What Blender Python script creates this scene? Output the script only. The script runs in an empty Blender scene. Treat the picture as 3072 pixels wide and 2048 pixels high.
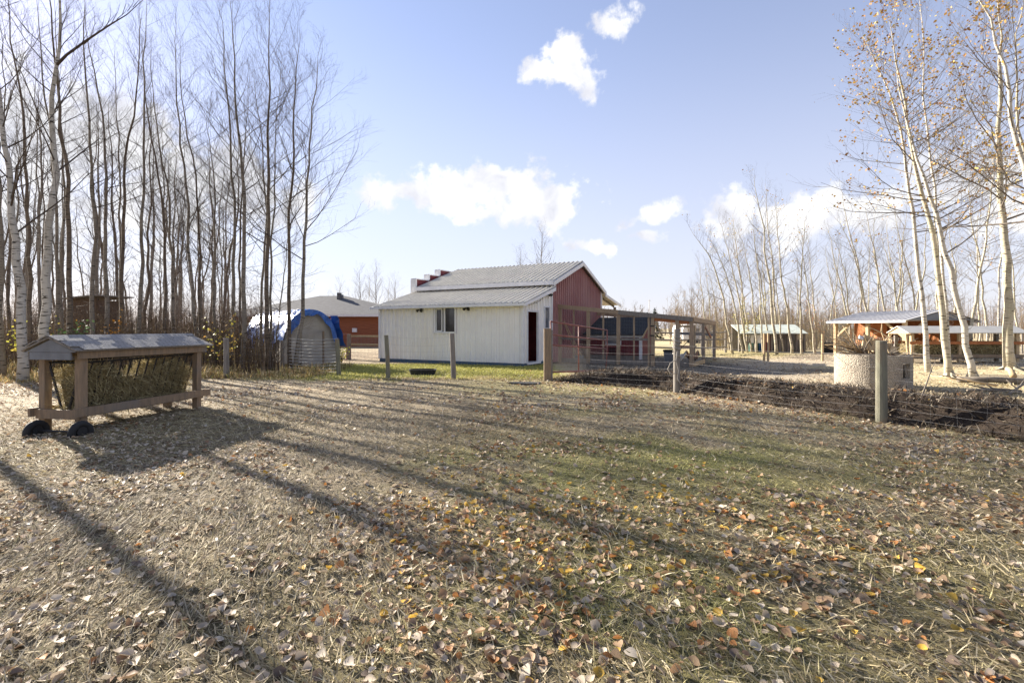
import bpy, math, random
import numpy as np
from mathutils import Vector, Matrix, Euler
sc = bpy.context.scene
COL = sc.collection
R = math.radians
random.seed(7)
RNG = np.random.default_rng(11)

# ------------------------------------------------------------------ camera
F, CX, HY, H = 1500.0, 1536.0, 985.0, 1.45      # focal in photo px, centre column, horizon row, eye height
cam_d = bpy.data.cameras.new('camera'); cam = bpy.data.objects.new('camera', cam_d); COL.objects.link(cam)
cam.location = (0, 0, H); cam.rotation_euler = (R(90), 0, 0)
cam_d.sensor_width = 36; cam_d.lens = F / 3072 * 36; cam_d.shift_y = -39 / 3072
cam_d.clip_start = 0.05; cam_d.clip_end = 5000
sc.camera = cam

# ------------------------------------------------------------------ light
SUN_AZ = R(-52.5)       # from +Y, clockwise positive
SUN_EL = R(22.5)
SUN_DIR = Vector((math.sin(SUN_AZ) * math.cos(SUN_EL), math.cos(SUN_AZ) * math.cos(SUN_EL), math.sin(SUN_EL)))
SUN_STRENGTH, SKY_STRENGTH, EXPOSURE = 5.0, 0.076, 1.97
sd = bpy.data.lights.new('sun', 'SUN'); so = bpy.data.objects.new('sun', sd); COL.objects.link(so)
sd.energy = SUN_STRENGTH; sd.angle = R(0.5); sd.color = (1.0, 0.92, 0.80)
so.rotation_euler = (-SUN_DIR).to_track_quat('-Z', 'Y').to_euler()
so.location = SUN_DIR * 60

def sky_ae(px, py):
    az = math.atan((px - CX) / F); el = math.atan((HY - py) / F * math.cos(az)); return az, el

def build_world():
    w = bpy.data.worlds.new('World'); sc.world = w; w.use_nodes = True
    nt = w.node_tree; nt.nodes.clear(); N = nt.nodes.new; L = nt.links.new
    out = N('ShaderNodeOutputWorld'); bg = N('ShaderNodeBackground'); L(bg.outputs[0], out.inputs[0])
    sky = N('ShaderNodeTexSky'); sky.sky_type = 'NISHITA'; sky.sun_disc = False
    sky.sun_elevation = SUN_EL; sky.sun_rotation = SUN_AZ
    sky.altitude = 600; sky.air_density = 1.0; sky.dust_density = .3; sky.ozone_density = 2.0
    tc = N('ShaderNodeTexCoord')
    def math_(op, a, b=None, c=None):
        n = N('ShaderNodeMath'); n.operation = op
        for i, v in enumerate((a, b, c)):
            if v is None: continue
            if isinstance(v, (int, float)): n.inputs[i].default_value = v
            else: L(v, n.inputs[i])
        return n.outputs[0]
    sep = N('ShaderNodeSeparateXYZ'); L(tc.outputs['Generated'], sep.inputs[0])
    az = math_('ARCTAN2', sep.outputs[0], sep.outputs[1]); el = math_('ARCSINE', sep.outputs[2])
    ae = N('ShaderNodeCombineXYZ'); L(az, ae.inputs[0]); L(el, ae.inputs[1])
    # warp so that cloud outlines billow
    wn = N('ShaderNodeTexNoise'); wn.inputs['Scale'].default_value = 9; wn.inputs['Detail'].default_value = 3
    L(ae.outputs[0], wn.inputs['Vector'])
    sub = N('ShaderNodeVectorMath'); sub.operation = 'SUBTRACT'; L(wn.outputs['Color'], sub.inputs[0]); sub.inputs[1].default_value = (.5, .5, .5)
    scl = N('ShaderNodeVectorMath'); scl.operation = 'SCALE'; L(sub.outputs[0], scl.inputs[0]); scl.inputs['Scale'].default_value = 0.075
    add = N('ShaderNodeVectorMath'); add.operation = 'ADD'; L(ae.outputs[0], add.inputs[0]); L(scl.outputs[0], add.inputs[1])
    flat = N('ShaderNodeVectorMath'); flat.operation = 'MULTIPLY'; L(add.outputs[0], flat.inputs[0]); flat.inputs[1].default_value = (1, 1, 0)
    # (px, py, half width, half height, weight)
    blobs = [(1690, 215, 88, 46, 1), (1695, 155, 52, 40, 1), (1615, 215, 52, 34, .8), (1765, 215, 40, 48, .7),
             (1470, 560, 190, 62, 1), (1400, 600, 150, 40, .9), (1250, 580, 150, 34, .9), (1600, 620, 130, 50, 1), (1660, 600, 75, 45, .9),
             (1120, 565, 40, 40, .8), (1420, 650, 90, 20, .55), (1840, 75, 60, 40, .75), (1860, 25, 60, 50, .5),
             (1985, 645, 85, 28, .9), (1770, 740, 85, 26, .8), (1945, 712, 45, 16, .6),
             (2210, 650, 95, 60, 1), (2440, 650, 170, 70, 1), (2330, 730, 150, 40, .6), (2620, 640, 120, 70, .8), (2900, 520, 150, 90, .9), (3040, 640, 160, 80, .7),
             (330, 420, 240, 120, 1), (620, 520, 220, 90, 1), (150, 430, 230, 150, .9), (760, 600, 170, 80, .9), (450, 650, 340, 120, .7), (60, 700, 320, 150, .6)]
    m = None
    for (px, py, rx, ry, wt) in blobs:
        a0, e0 = sky_ae(px, py)
        c = math.cos(a0)
        ra = rx / F * c * c * 1.32; re = ry / F * c * 1.32
        s = N('ShaderNodeVectorMath'); s.operation = 'SUBTRACT'; L(flat.outputs[0], s.inputs[0]); s.inputs[1].default_value = (a0, e0, 0)
        d = N('ShaderNodeVectorMath'); d.operation = 'MULTIPLY'; L(s.outputs[0], d.inputs[0]); d.inputs[1].default_value = (1 / ra, 1 / re, 0)
        ln = N('ShaderNodeVectorMath'); ln.operation = 'LENGTH'; L(d.outputs[0], ln.inputs[0])
        v = math_('MULTIPLY_ADD', ln.outputs['Value'], -0.75 * wt, wt)
        m = v if m is None else math_('MAXIMUM', m, v)
    # the rest of the sky carries the same kind of scattered cumulus
    mp = N('ShaderNodeMapping'); L(add.outputs[0], mp.inputs[0]); mp.inputs['Scale'].default_value = (2.2, 4.5, 1); mp.inputs['Location'].default_value = (3.3, 1.7, 0)
    bn = N('ShaderNodeTexNoise'); bn.inputs['Scale'].default_value = 1.6; bn.inputs['Detail'].default_value = 2; L(mp.outputs[0], bn.inputs['Vector'])
    back = math_('MULTIPLY_ADD', bn.outputs['Fac'], 3.2, -1.75)
    side = math_('GREATER_THAN', math_('ABSOLUTE', az), 0.86)
    back = math_('ADD', math_('MULTIPLY', math_('ADD', back, 5.0), side), -5.0)
    m = math_('MAXIMUM', m, back)
    fn = N('ShaderNodeTexNoise'); fn.inputs['Scale'].default_value = 17; fn.inputs['Detail'].default_value = 9; fn.inputs['Roughness'].default_value = 0.6
    L(ae.outputs[0], fn.inputs['Vector'])
    dens = math_('ADD', m, math_('MULTIPLY_ADD', fn.outputs['Fac'], 2.0, -1.08))
    mr = N('ShaderNodeMapRange'); mr.interpolation_type = 'SMOOTHSTEP'; L(dens, mr.inputs[0])
    mr.inputs[1].default_value = 0.12; mr.inputs[2].default_value = 0.50
    # thin veil of high haze that whitens the sky towards the horizon
    hz = N('ShaderNodeMapRange'); hz.interpolation_type = 'SMOOTHSTEP'; L(el, hz.inputs[0])
    hz.inputs[1].default_value = 0.62; hz.inputs[2].default_value = -0.02; hz.inputs[3].default_value = 0.22; hz.inputs[4].default_value = 0.85
    tint = N('ShaderNodeMixRGB'); tint.blend_type = 'MULTIPLY'; tint.inputs[0].default_value = 1; L(sky.outputs[0], tint.inputs[1]); tint.inputs[2].default_value = (.86, .77, .82, 1)   # the photo's cool white balance
    veil = N('ShaderNodeMixRGB'); L(hz.outputs[0], veil.inputs[0]); L(tint.outputs[0], veil.inputs[1]); veil.inputs[2].default_value = (2.75, 2.75, 3.1, 1)
    sh = N('ShaderNodeTexNoise'); sh.inputs['Scale'].default_value = 11; sh.inputs['Detail'].default_value = 6; L(add.outputs[0], sh.inputs['Vector'])
    shr = N('ShaderNodeMapRange'); L(sh.outputs['Fac'], shr.inputs[0]); shr.inputs[1].default_value = .36; shr.inputs[2].default_value = .60
    cc = N('ShaderNodeMixRGB'); L(shr.outputs[0], cc.inputs[0]); cc.inputs[1].default_value = (2.75, 2.8, 3.1, 1); cc.inputs[2].default_value = (4.0, 4.0, 4.05, 1)
    cl = N('ShaderNodeMixRGB'); L(mr.outputs[0], cl.inputs[0]); L(veil.outputs[0], cl.inputs[1]); L(cc.outputs[0], cl.inputs[2])
    L(cl.outputs[0], bg.inputs[0]); bg.inputs[1].default_value = SKY_STRENGTH
build_world()
vs = sc.view_settings
vs.view_transform = 'Standard'; vs.look = 'None'; vs.gamma = 1; vs.use_curve_mapping = False; vs.exposure = EXPOSURE
sc.cycles.max_bounces = 6; sc.cycles.diffuse_bounces = 3; sc.cycles.glossy_bounces = 3
sc.cycles.transparent_max_bounces = 8; sc.cycles.sample_clamp_indirect = 8
sc.cycles.use_denoising = True

# ------------------------------------------------------------------ helpers
def G(px, py):
    d = H * F / (py - HY); return Vector(((px - CX) / F * d, d, 0))
def at(px, py, d):
    return Vector(((px - CX) / F * d, d, H + (HY - py) / F * d))

def vnoise(x, y, s, seed=0):
    x = np.asarray(x, float) / s; y = np.asarray(y, float) / s
    xi = np.floor(x).astype(np.int64); yi = np.floor(y).astype(np.int64)
    fx = x - xi; fy = y - yi; fx = fx * fx * (3 - 2 * fx); fy = fy * fy * (3 - 2 * fy)
    def h(a, b):
        n = (a * 374761393 + b * 668265263 + seed * 974634777) & 0x7fffffff
        n = ((n ^ (n >> 13)) * 1274126177) & 0x7fffffff
        return ((n ^ (n >> 16)) & 0xffff) / 65535.0
    return (h(xi, yi) * (1 - fx) + h(xi + 1, yi) * fx) * (1 - fy) + (h(xi, yi + 1) * (1 - fx) + h(xi + 1, yi + 1) * fx) * fy
def fbm(x, y, s, seed=0, o=4):
    v = 0; a = 0.5; t = 0
    for i in range(o):
        v = v + a * vnoise(x, y, s, seed + i * 17); t += a; a *= .5; s *= .5
    return v / t
def sstep(a, b, v):
    t = np.clip((np.asarray(v, float) - a) / (b - a), 0, 1); return t * t * (3 - 2 * t)

FENCE_R = np.array([(1.0, 13.8), (3.69, 11.2), (5.8, 7.85), (7.55, 4.9), (9.5, 1.0)])
def fence_dist(x, y):
    """signed distance to the right-hand fence line (positive = far side) and position along it"""
    x = np.asarray(x, float); y = np.asarray(y, float)
    best = np.full(x.shape, 1e9); sg = np.zeros(x.shape); al = np.zeros(x.shape); acc = 0
    for (a, b) in zip(FENCE_R[:-1], FENCE_R[1:]):
        d = b - a; Ln = np.hypot(*d); d = d / Ln; n = np.array([-d[1], d[0]])
        n = -n if n[0] < 0 else n
        t = np.clip((x - a[0]) * d[0] + (y - a[1]) * d[1], 0, Ln)
        qx = a[0] + d[0] * t; qy = a[1] + d[1] * t
        dist = np.hypot(x - qx, y - qy); s = (x - a[0]) * n[0] + (y - a[1]) * n[1]
        k = dist < best
        best = np.where(k, dist, best); sg = np.where(k, np.sign(s) * dist, sg); al = np.where(k, acc + t, al); acc += Ln
    return sg, al
def berm_mask(x, y):
    s, a = fence_dist(x, y)
    s = s + (fbm(x, y, .9, 5) - .5) * .5
    rise = sstep(0.10, 0.42, s); fall = 1 - sstep(1.3, 3.2, s) * .9
    return rise * fall * sstep(-0.2, 1.2, a), s, a
def gz(x, y):
    x = np.asarray(x, float); y = np.asarray(y, float)
    z = (fbm(x, y, 6, 1, 3) - .5) * .10 * np.clip(np.hypot(x, y) / 6, .3, 1) * np.clip(1 - (np.hypot(x, y) - 30) / 30, 0, 1)
    b, s, a = berm_mask(x, y)
    z = z + b * (.24 + .14 * np.clip(a / 9, 0, 1) + (fbm(x, y, .5, 9) - .5) * .24)
    near = np.clip(1 - np.hypot(x, y) / 14, 0, 1)
    z = z + (fbm(x, y, .8, 3, 3) - .5) * .085 * near
    # low ridge under the wood edge on the left
    z = z + .06 * sstep(-7, -12, x) * sstep(9, 14, y) * (1 - sstep(25, 40, y))
    return z
def gzf(x, y): return float(gz(np.array([x]), np.array([y]))[0])

def ground_col(x, y):
    x = np.asarray(x, float); y = np.asarray(y, float)
    straw = np.array([.40, .32, .205]); thatch = np.array([.34, .265, .165]); olive = np.array([.33, .285, .125])
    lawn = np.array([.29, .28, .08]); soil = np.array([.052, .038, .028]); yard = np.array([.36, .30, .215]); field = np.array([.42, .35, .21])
    n1 = fbm(x, y, 2.4, 21); n2 = fbm(x, y, .8, 33); n3 = fbm(x, y, 5.5, 41)
    def mix(c, d, m): return c + (d - c) * m[..., None]
    c = np.broadcast_to(straw, x.shape + (3,)).copy()
    c = mix(c, thatch, sstep(.4, .65, n2))
    g = sstep(-2.6, 1.2, x - .25 * (y - 6)) * sstep(.33, .60, n1 * .6 + n2 * .4)
    c = mix(c, olive, g * .92)
    c = mix(c, soil * 1.6, sstep(.60, .74, n2) * .5)
    c = c * (1 - .24 * sstep(.5, -2.5, x - .2 * (y - 5)) * (y < 14) * sstep(.30, .60, n3 * .5 + n1 * .5))[..., None]      # patchily darker ground on the feeder side
    gp_ = np.exp(-(((x + .2) / 1.0) ** 2 + ((y - 5.0) / .9) ** 2)) + .8 * np.exp(-(((x - 2.2) / 1.3) ** 2 + ((y - 5.6) / 1.5) ** 2)) + .8 * np.exp(-(((x - .6) / 1.2) ** 2 + ((y - 2.6) / .7) ** 2))
    c = mix(c, np.array([.24, .25, .075]), np.clip(gp_, 0, 1) * sstep(.30, .6, n2) * .85)
    lw = sstep(13.6, 15.0, y + (n2 - .5) * 2.5) * (1 - sstep(19.5, 21, y)) * sstep(-8.5, -6, x) * (1 - sstep(1.2, 2.2, x))
    c = mix(c, lawn, lw * .95)
    gsp = sstep(9.5, 12, y) * (1 - sstep(13.5, 15, y)) * sstep(-2.5, -.5, x) * (1 - sstep(1.5, 3, x))
    c = mix(c, olive, gsp * .7)
    s, a = fence_dist(x, y)
    yd = sstep(.6, 2.2, s) * sstep(.3, 1, x) * sstep(0, 2, a)
    yc = yard[None] + (field - yard)[None] * sstep(.45, .65, n3)[..., None]
    c = c + (yc - c) * yd[..., None]
    c = mix(c, np.array([.17, .135, .10]), yd * sstep(.55, .72, n1) * .8)
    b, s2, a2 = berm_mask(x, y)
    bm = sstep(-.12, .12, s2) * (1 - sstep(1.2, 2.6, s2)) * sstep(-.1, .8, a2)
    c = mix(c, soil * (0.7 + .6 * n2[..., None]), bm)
    # trampled dark earth inside and in front of the run
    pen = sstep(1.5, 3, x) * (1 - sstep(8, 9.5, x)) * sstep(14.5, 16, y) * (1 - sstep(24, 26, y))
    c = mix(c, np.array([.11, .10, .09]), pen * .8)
    fr = sstep(34, 60, np.hypot(x, y)); c = mix(c, field, fr * .8)
    return c

def smooth(me, flag=True):
    me.polygons.foreach_set('use_smooth', [flag] * len(me.polygons))

class MB:
    def __init__(s): s.v = []; s.f = []
    def quad(s, a, b, c, d):
        n = len(s.v); s.v += [tuple(a), tuple(b), tuple(c), tuple(d)]; s.f.append((n, n + 1, n + 2, n + 3)); return s
    def poly(s, pts):
        n = len(s.v); s.v += [tuple(p) for p in pts]; s.f.append(tuple(range(n, n + len(pts)))); return s
    def box(s, x0, x1, y0, y1, z0, z1):
        n = len(s.v)
        s.v += [(x0, y0, z0), (x1, y0, z0), (x1, y1, z0), (x0, y1, z0), (x0, y0, z1), (x1, y0, z1), (x1, y1, z1), (x0, y1, z1)]
        for q in ((0, 3, 2, 1), (4, 5, 6, 7), (0, 1, 5, 4), (1, 2, 6, 5), (2, 3, 7, 6), (3, 0, 4, 7)): s.f.append(tuple(n + i for i in q))
        return s
    def beam(s, p, q, w, h, up=(0, 0, 1)):
        p = Vector(p); q = Vector(q); d = (q - p).normalized(); up = Vector(up)
        if abs(d.dot(up)) > .97: up = Vector((0, 1, 0))
        a = d.cross(up).normalized() * w / 2; b = a.cross(d).normalized() * h / 2
        n = len(s.v)
        for o in (p, q): s.v += [tuple(o - a - b), tuple(o + a - b), tuple(o + a + b), tuple(o - a + b)]
        for i in ((0, 1, 2, 3), (7, 6, 5, 4), (0, 4, 5, 1), (1, 5, 6, 2), (2, 6, 7, 3), (3, 7, 4, 0)): s.f.append(tuple(n + k for k in i))
        return s
    def prism(s, poly, d):
        """extrude a polygon (list of 3d points) by vector d"""
        d = Vector(d); n = len(s.v); k = len(poly)
        s.v += [tuple(p) for p in poly] + [tuple(Vector(p) + d) for p in poly]
        s.f.append(tuple(n + i for i in range(k))[::-1]); s.f.append(tuple(n + k + i for i in range(k)))
        for i in range(k):
            j = (i + 1) % k; s.f.append((n + i, n + j, n + k + j, n + k + i))
        return s
    def tube(s, pts, rad, n=6, cap=True):
        P = np.asarray(pts, float); k = len(P)
        r = np.full(k, rad, float) if np.isscalar(rad) else np.asarray(rad, float)
        T = np.gradient(P, axis=0); T /= (np.linalg.norm(T, axis=1, keepdims=True) + 1e-9)
        ref = np.array([1., 0, 0]) if abs(T[0][0]) < .8 else np.array([0, 1., 0])
        A = np.cross(T, ref); A /= (np.linalg.norm(A, axis=1, keepdims=True) + 1e-9); B = np.cross(T, A)
        th = np.arange(n) * 2 * math.pi / n
        V = P[:, None, :] + r[:, None, None] * (np.cos(th)[None, :, None] * A[:, None, :] + np.sin(th)[None, :, None] * B[:, None, :])
        b = len(s.v); s.v += [tuple(p) for p in V.reshape(-1, 3)]
        for i in range(k - 1):
            for j in range(n):
                j2 = (j + 1) % n
                s.f.append((b + i * n + j, b + i * n + j2, b + (i + 1) * n + j2, b + (i + 1) * n + j))
        if cap:
            s.f.append(tuple(b + j for j in range(n))[::-1]); s.f.append(tuple(b + (k - 1) * n + j for j in range(n)))
        return s
    def build(s, name, mat, parent=None, loc=None, sm=False, kind=None, rot=None):
        me = bpy.data.meshes.new(name); me.from_pydata(s.v, [], s.f); me.update()
        if sm: smooth(me)
        me.materials.append(mat)
        return link(name, me, parent, loc, kind, rot)
def link(name, me, parent=None, loc=None, kind=None, rot=None):
    o = bpy.data.objects.new(name, me); COL.objects.link(o)
    if parent: o.parent = parent
    if loc is not None: o.location = loc
    if rot is not None: o.rotation_euler = rot
    if kind: o['kind'] = kind
    return o
def tag(o, label, cat, group=None):
    o['label'] = label; o['category'] = cat
    if group: o['group'] = group
    return o
def thing(name, label, cat, loc=(0, 0, 0), rz=0, group=None):
    o = bpy.data.objects.new(name, None); COL.objects.link(o); o.empty_display_size = .2
    o.location = loc; o.rotation_euler = (0, 0, rz)
    return tag(o, label, cat, group)
def np_mesh(name, V, Fc, cols=None, mat=None, parent=None, kind=None, loc=None):
    """V (n,3), Fc (m,k) same-size faces, cols (n,3) point colours"""
    me = bpy.data.meshes.new(name); V = np.asarray(V, np.float32); Fc = np.asarray(Fc, np.int32)
    m, k = Fc.shape
    me.vertices.add(len(V)); me.vertices.foreach_set('co', V.ravel())
    me.loops.add(m * k); me.loops.foreach_set('vertex_index', Fc.ravel())
    me.polygons.add(m); me.polygons.foreach_set('loop_start', np.arange(m, dtype=np.int32) * k)
    try: me.polygons.foreach_set('loop_total', np.full(m, k, np.int32))
    except Exception: pass
    me.update(calc_edges=True)
    if cols is not None:
        a = me.color_attributes.new('Col', 'FLOAT_COLOR', 'POINT')
        c4 = np.ones((len(V), 4), np.float32); c4[:, :3] = cols; a.data.foreach_set('color', c4.ravel())
    if mat: me.materials.append(mat)
    return link(name, me, parent, loc, kind)

# ------------------------------------------------------------------ materials
def mat(name, c1, c2=None, scale=6, rough=.8, metal=0, bump=0, bscale=30, stretch=(1, 1, 1), spec=.3, detail=5, lo=.35, hi=.65, c3=None, sc3=1.2):
    m = bpy.data.materials.new(name); m.use_nodes = True; nt = m.node_tree; b = nt.nodes['Principled BSDF']
    N = nt.nodes.new; L = nt.links.new
    b.inputs['Roughness'].default_value = rough; b.inputs['Metallic'].default_value = metal; b.inputs['Specular IOR Level'].default_value = spec
    tc = N('ShaderNodeTexCoord'); mp = N('ShaderNodeMapping'); mp.inputs['Scale'].default_value = stretch
    L(tc.outputs['Object'], mp.inputs[0])
    if c2 is None: c2 = tuple(v * .82 for v in c1)
    n = N('ShaderNodeTexNoise'); n.inputs['Scale'].default_value = scale; n.inputs['Detail'].default_value = detail; n.inputs['Roughness'].default_value = .6
    L(mp.outputs[0], n.inputs['Vector'])
    mr = N('ShaderNodeMapRange'); L(n.outputs['Fac'], mr.inputs[0]); mr.inputs[1].default_value = lo; mr.inputs[2].default_value = hi
    mx = N('ShaderNodeMixRGB'); L(mr.outputs[0], mx.inputs[0]); mx.inputs[1].default_value = (*c1, 1); mx.inputs[2].default_value = (*c2, 1)
    col = mx.outputs[0]
    if c3 is not None:
        n3 = N('ShaderNodeTexNoise'); n3.inputs['Scale'].default_value = sc3; n3.inputs['Detail'].default_value = 6; L(tc.outputs['Object'], n3.inputs['Vector'])
        m3 = N('ShaderNodeMapRange'); L(n3.outputs['Fac'], m3.inputs[0]); m3.inputs[1].default_value = .5; m3.inputs[2].default_value = .72
        x3 = N('ShaderNodeMixRGB'); L(m3.outputs[0], x3.inputs[0]); L(col, x3.inputs[1]); x3.inputs[2].default_value = (*c3, 1); col = x3.outputs[0]
    L(col, b.inputs['Base Color'])
    if bump:
        bn = N('ShaderNodeTexNoise'); bn.inputs['Scale'].default_value = bscale; bn.inputs['Detail'].default_value = 4; L(mp.outputs[0], bn.inputs['Vector'])
        bp = N('ShaderNodeBump'); bp.inputs['Strength'].default_value = bump; bp.inputs['Distance'].default_value = .01
        L(bn.outputs['Fac'], bp.inputs['Height']); L(bp.outputs[0], b.inputs['Normal'])
    return m
def attr_mat(name, rough=.8, trans=0.0, bump=0, spec=.2, noise=.0):
    m = bpy.data.materials.new(name); m.use_nodes = True; nt = m.node_tree; b = nt.nodes['Principled BSDF']
    N = nt.nodes.new; L = nt.links.new
    a = N('ShaderNodeAttribute'); a.attribute_name = 'Col'
    b.inputs['Roughness'].default_value = rough; b.inputs['Specular IOR Level'].default_value = spec
    col = a.outputs['Color']
    if noise:
        tc = N('ShaderNodeTexCoord'); n = N('ShaderNodeTexNoise'); n.inputs['Scale'].default_value = 14; n.inputs['Detail'].default_value = 8; n.inputs['Roughness'].default_value = .75
        L(tc.outputs['Object'], n.inputs['Vector'])
        mr = N('ShaderNodeMapRange'); L(n.outputs['Fac'], mr.inputs[0]); mr.inputs[1].default_value = .3; mr.inputs[2].default_value = .7
        mr.inputs[3].default_value = 1 - noise; mr.inputs[4].default_value = 1 + noise
        mx = N('ShaderNodeMixRGB'); mx.blend_type = 'MULTIPLY'; mx.inputs[0].default_value = 1; L(col, mx.inputs[1]); L(mr.outputs[0], mx.inputs[2]); col = mx.outputs[0]
        if bump:
            bp = N('ShaderNodeBump'); bp.inputs['Strength'].default_value = bump; bp.inputs['Distance'].default_value = .03
            L(n.outputs['Fac'], bp.inputs['Height']); L(bp.outputs[0], b.inputs['Normal'])
    L(col, b.inputs['Base Color'])
    if trans:
        t = N('ShaderNodeBsdfTranslucent'); L(col, t.inputs[0]); mx2 = N('ShaderNodeMixShader'); mx2.inputs[0].default_value = trans
        o = nt.nodes['Material Output']; L(b.outputs[0], mx2.inputs[1]); L(t.outputs[0], mx2.inputs[2]); L(mx2.outputs[0], o.inputs[0])
    return m
def bark(name, base, dark, white=None, amount=.5):
    m = bpy.data.materials.new(name); m.use_nodes = True; nt = m.node_tree; b = nt.nodes['Principled BSDF']
    N = nt.nodes.new; L = nt.links.new; b.inputs['Roughness'].default_value = .85; b.inputs['Specular IOR Level'].default_value = .15
    tc = N('ShaderNodeTexCoord')
    mp = N('ShaderNodeMapping'); mp.inputs['Scale'].default_value = (5, 5, 26); L(tc.outputs['Object'], mp.inputs[0])
    n = N('ShaderNodeTexNoise'); n.inputs['Scale'].default_value = 1.0; n.inputs['Detail'].default_value = 4; L(mp.outputs[0], n.inputs['Vector'])
    mr = N('ShaderNodeMapRange'); L(n.outputs['Fac'], mr.inputs[0]); mr.inputs[1].default_value = amount; mr.inputs[2].default_value = amount + .1
    n2 = N('ShaderNodeTexNoise'); n2.inputs['Scale'].default_value = 1.7; n2.inputs['Detail'].default_value = 6; L(tc.outputs['Object'], n2.inputs['Vector'])
    mr2 = N('ShaderNodeMapRange'); L(n2.outputs['Fac'], mr2.inputs[0]); mr2.inputs[1].default_value = .4; mr2.inputs[2].default_value = .62
    x = N('ShaderNodeMixRGB'); L(mr2.outputs[0], x.inputs[0]); x.inputs[1].default_value = (*base, 1); x.inputs[2].default_value = (*(white or base), 1)
    x2 = N('ShaderNodeMixRGB'); L(mr.outputs[0], x2.inputs[0]); L(x.outputs[0], x2.inputs[1]); x2.inputs[2].default_value = (*dark, 1)
    L(x2.outputs[0], b.inputs['Base Color'])
    bp = N('ShaderNodeBump'); bp.inputs['Strength'].default_value = .5; bp.inputs['Distance'].default_value = .01; L(n.outputs['Fac'], bp.inputs['Height']); L(bp.outputs[0], b.inputs['Normal'])
    return m
M = {}
M['ground'] = attr_mat('ground_soil', .95, bump=.6, noise=.45)
M['blade'] = attr_mat('dry_blades', .75, trans=.25)
M['leaf'] = attr_mat('fallen_leaves', .65, trans=.22, spec=.3)
M['white'] = mat('white_sheet_metal', (.84, .83, .80), (.80, .785, .755), scale=1.5, rough=.4, c3=(.79, .76, .71), sc3=.6)
M['trim'] = mat('white_trim', (.76, .76, .77), (.66, .66, .67), scale=3, rough=.45)
M['roofm'] = mat('pale_roof_metal', (.52, .50, .45), (.43, .415, .375), scale=2, rough=.45, spec=.4)
M['red'] = mat('faded_red_metal', (.34, .165, .16), (.29, .13, .13), scale=2, rough=.45, c3=(.37, .21, .20), sc3=.5)
M['darkred'] = mat('dark_red_paint', (.19, .035, .04), (.13, .025, .03), scale=4, rough=.6)
M['found'] = mat('blue_foundation', (.05, .10, .17), (.10, .12, .14), rough=.8)
M['dark'] = mat('dark_interior', (.07, .028, .028), (.04, .02, .02), rough=.9)
M['glass'] = mat('window_glass', (.02, .022, .025), (.03, .03, .035), rough=.06, spec=.7)
M['greyglass'] = mat('grey_glass', (.16, .17, .19), (.12, .13, .15), rough=.12, spec=.6)
M['black'] = mat('black_metal', (.02, .02, .02), (.035, .03, .028), rough=.5)
M['rubber'] = mat('black_rubber', (.018, .018, .019), (.03, .03, .03), rough=.75)
M['wood'] = mat('brown_lumber', (.29, .205, .13), (.19, .14, .095), scale=3, stretch=(8, 8, 1), rough=.8, bump=.3, bscale=25, c3=(.20, .17, .14), sc3=2)
M['greywood'] = mat('grey_weathered_wood', (.25, .225, .195), (.16, .14, .12), scale=3, stretch=(9, 9, 1), rough=.85, bump=.4, bscale=25)
M['palewood'] = mat('pale_new_lumber', (.46, .35, .21), (.38, .27, .15), scale=3, stretch=(6, 6, 1), rough=.75)
M['orangewood'] = mat('orange_stained_boards', (.40, .15, .05), (.30, .105, .035), scale=4, rough=.7)
M['greenpost'] = mat('treated_round_post', (.215, .205, .145), (.145, .135, .10), scale=3, stretch=(12, 12, 1), rough=.8, bump=.4, bscale=20, c3=(.23, .16, .10), sc3=2)
M['greypaint'] = mat('grey_painted_board', (.20, .21, .225), (.15, .155, .165), scale=5, rough=.7)
M['shingle'] = mat('grey_shingle', (.36, .34, .32), (.20, .19, .18), scale=30, rough=.9, bump=.6, bscale=120)
M['hay'] = attr_mat('hay', .8, trans=.2)
M['wire'] = mat('galvanised_wire', (.30, .29, .28), (.20, .19, .18), rough=.5, metal=.3); M['brightwire'] = mat('bright_wire', (.62, .62, .60), (.5, .5, .48), rough=.4, metal=.5)
M['redpipe'] = mat('red_pipe_paint', (.26, .095, .08), (.20, .085, .07), scale=14, rough=.5, c3=(.30, .17, .14), sc3=8)
M['tarp'] = mat('blue_tarp', (.035, .13, .42), (.02, .08, .30), scale=5, rough=.35, bump=.9, bscale=7, spec=.5)
M['whitetarp'] = mat('silver_tarp', (.72, .73, .76), (.55, .56, .60), scale=5, rough=.3, bump=.9, bscale=9, spec=.5)
M['canvas'] = mat('grey_tan_canvas', (.36, .33, .29), (.28, .255, .225), scale=3, rough=.8)
M['siding'] = mat('cedar_siding', (.30, .105, .05), (.20, .07, .035), scale=2, stretch=(.6, 1, 9), rough=.7)
M['roofshingle'] = mat('dark_asphalt_roof', (.085, .085, .09), (.13, .13, .135), scale=3, rough=.9, stretch=(1, 1, 6))
M['mint'] = mat('mint_sheet_roof', (.56, .60, .53), (.46, .50, .44), scale=3, rough=.5)
M['charcoal'] = mat('charcoal_shingle_roof', (.03, .034, .037), (.045, .05, .052), scale=8, rough=.9, bump=.4)
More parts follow.
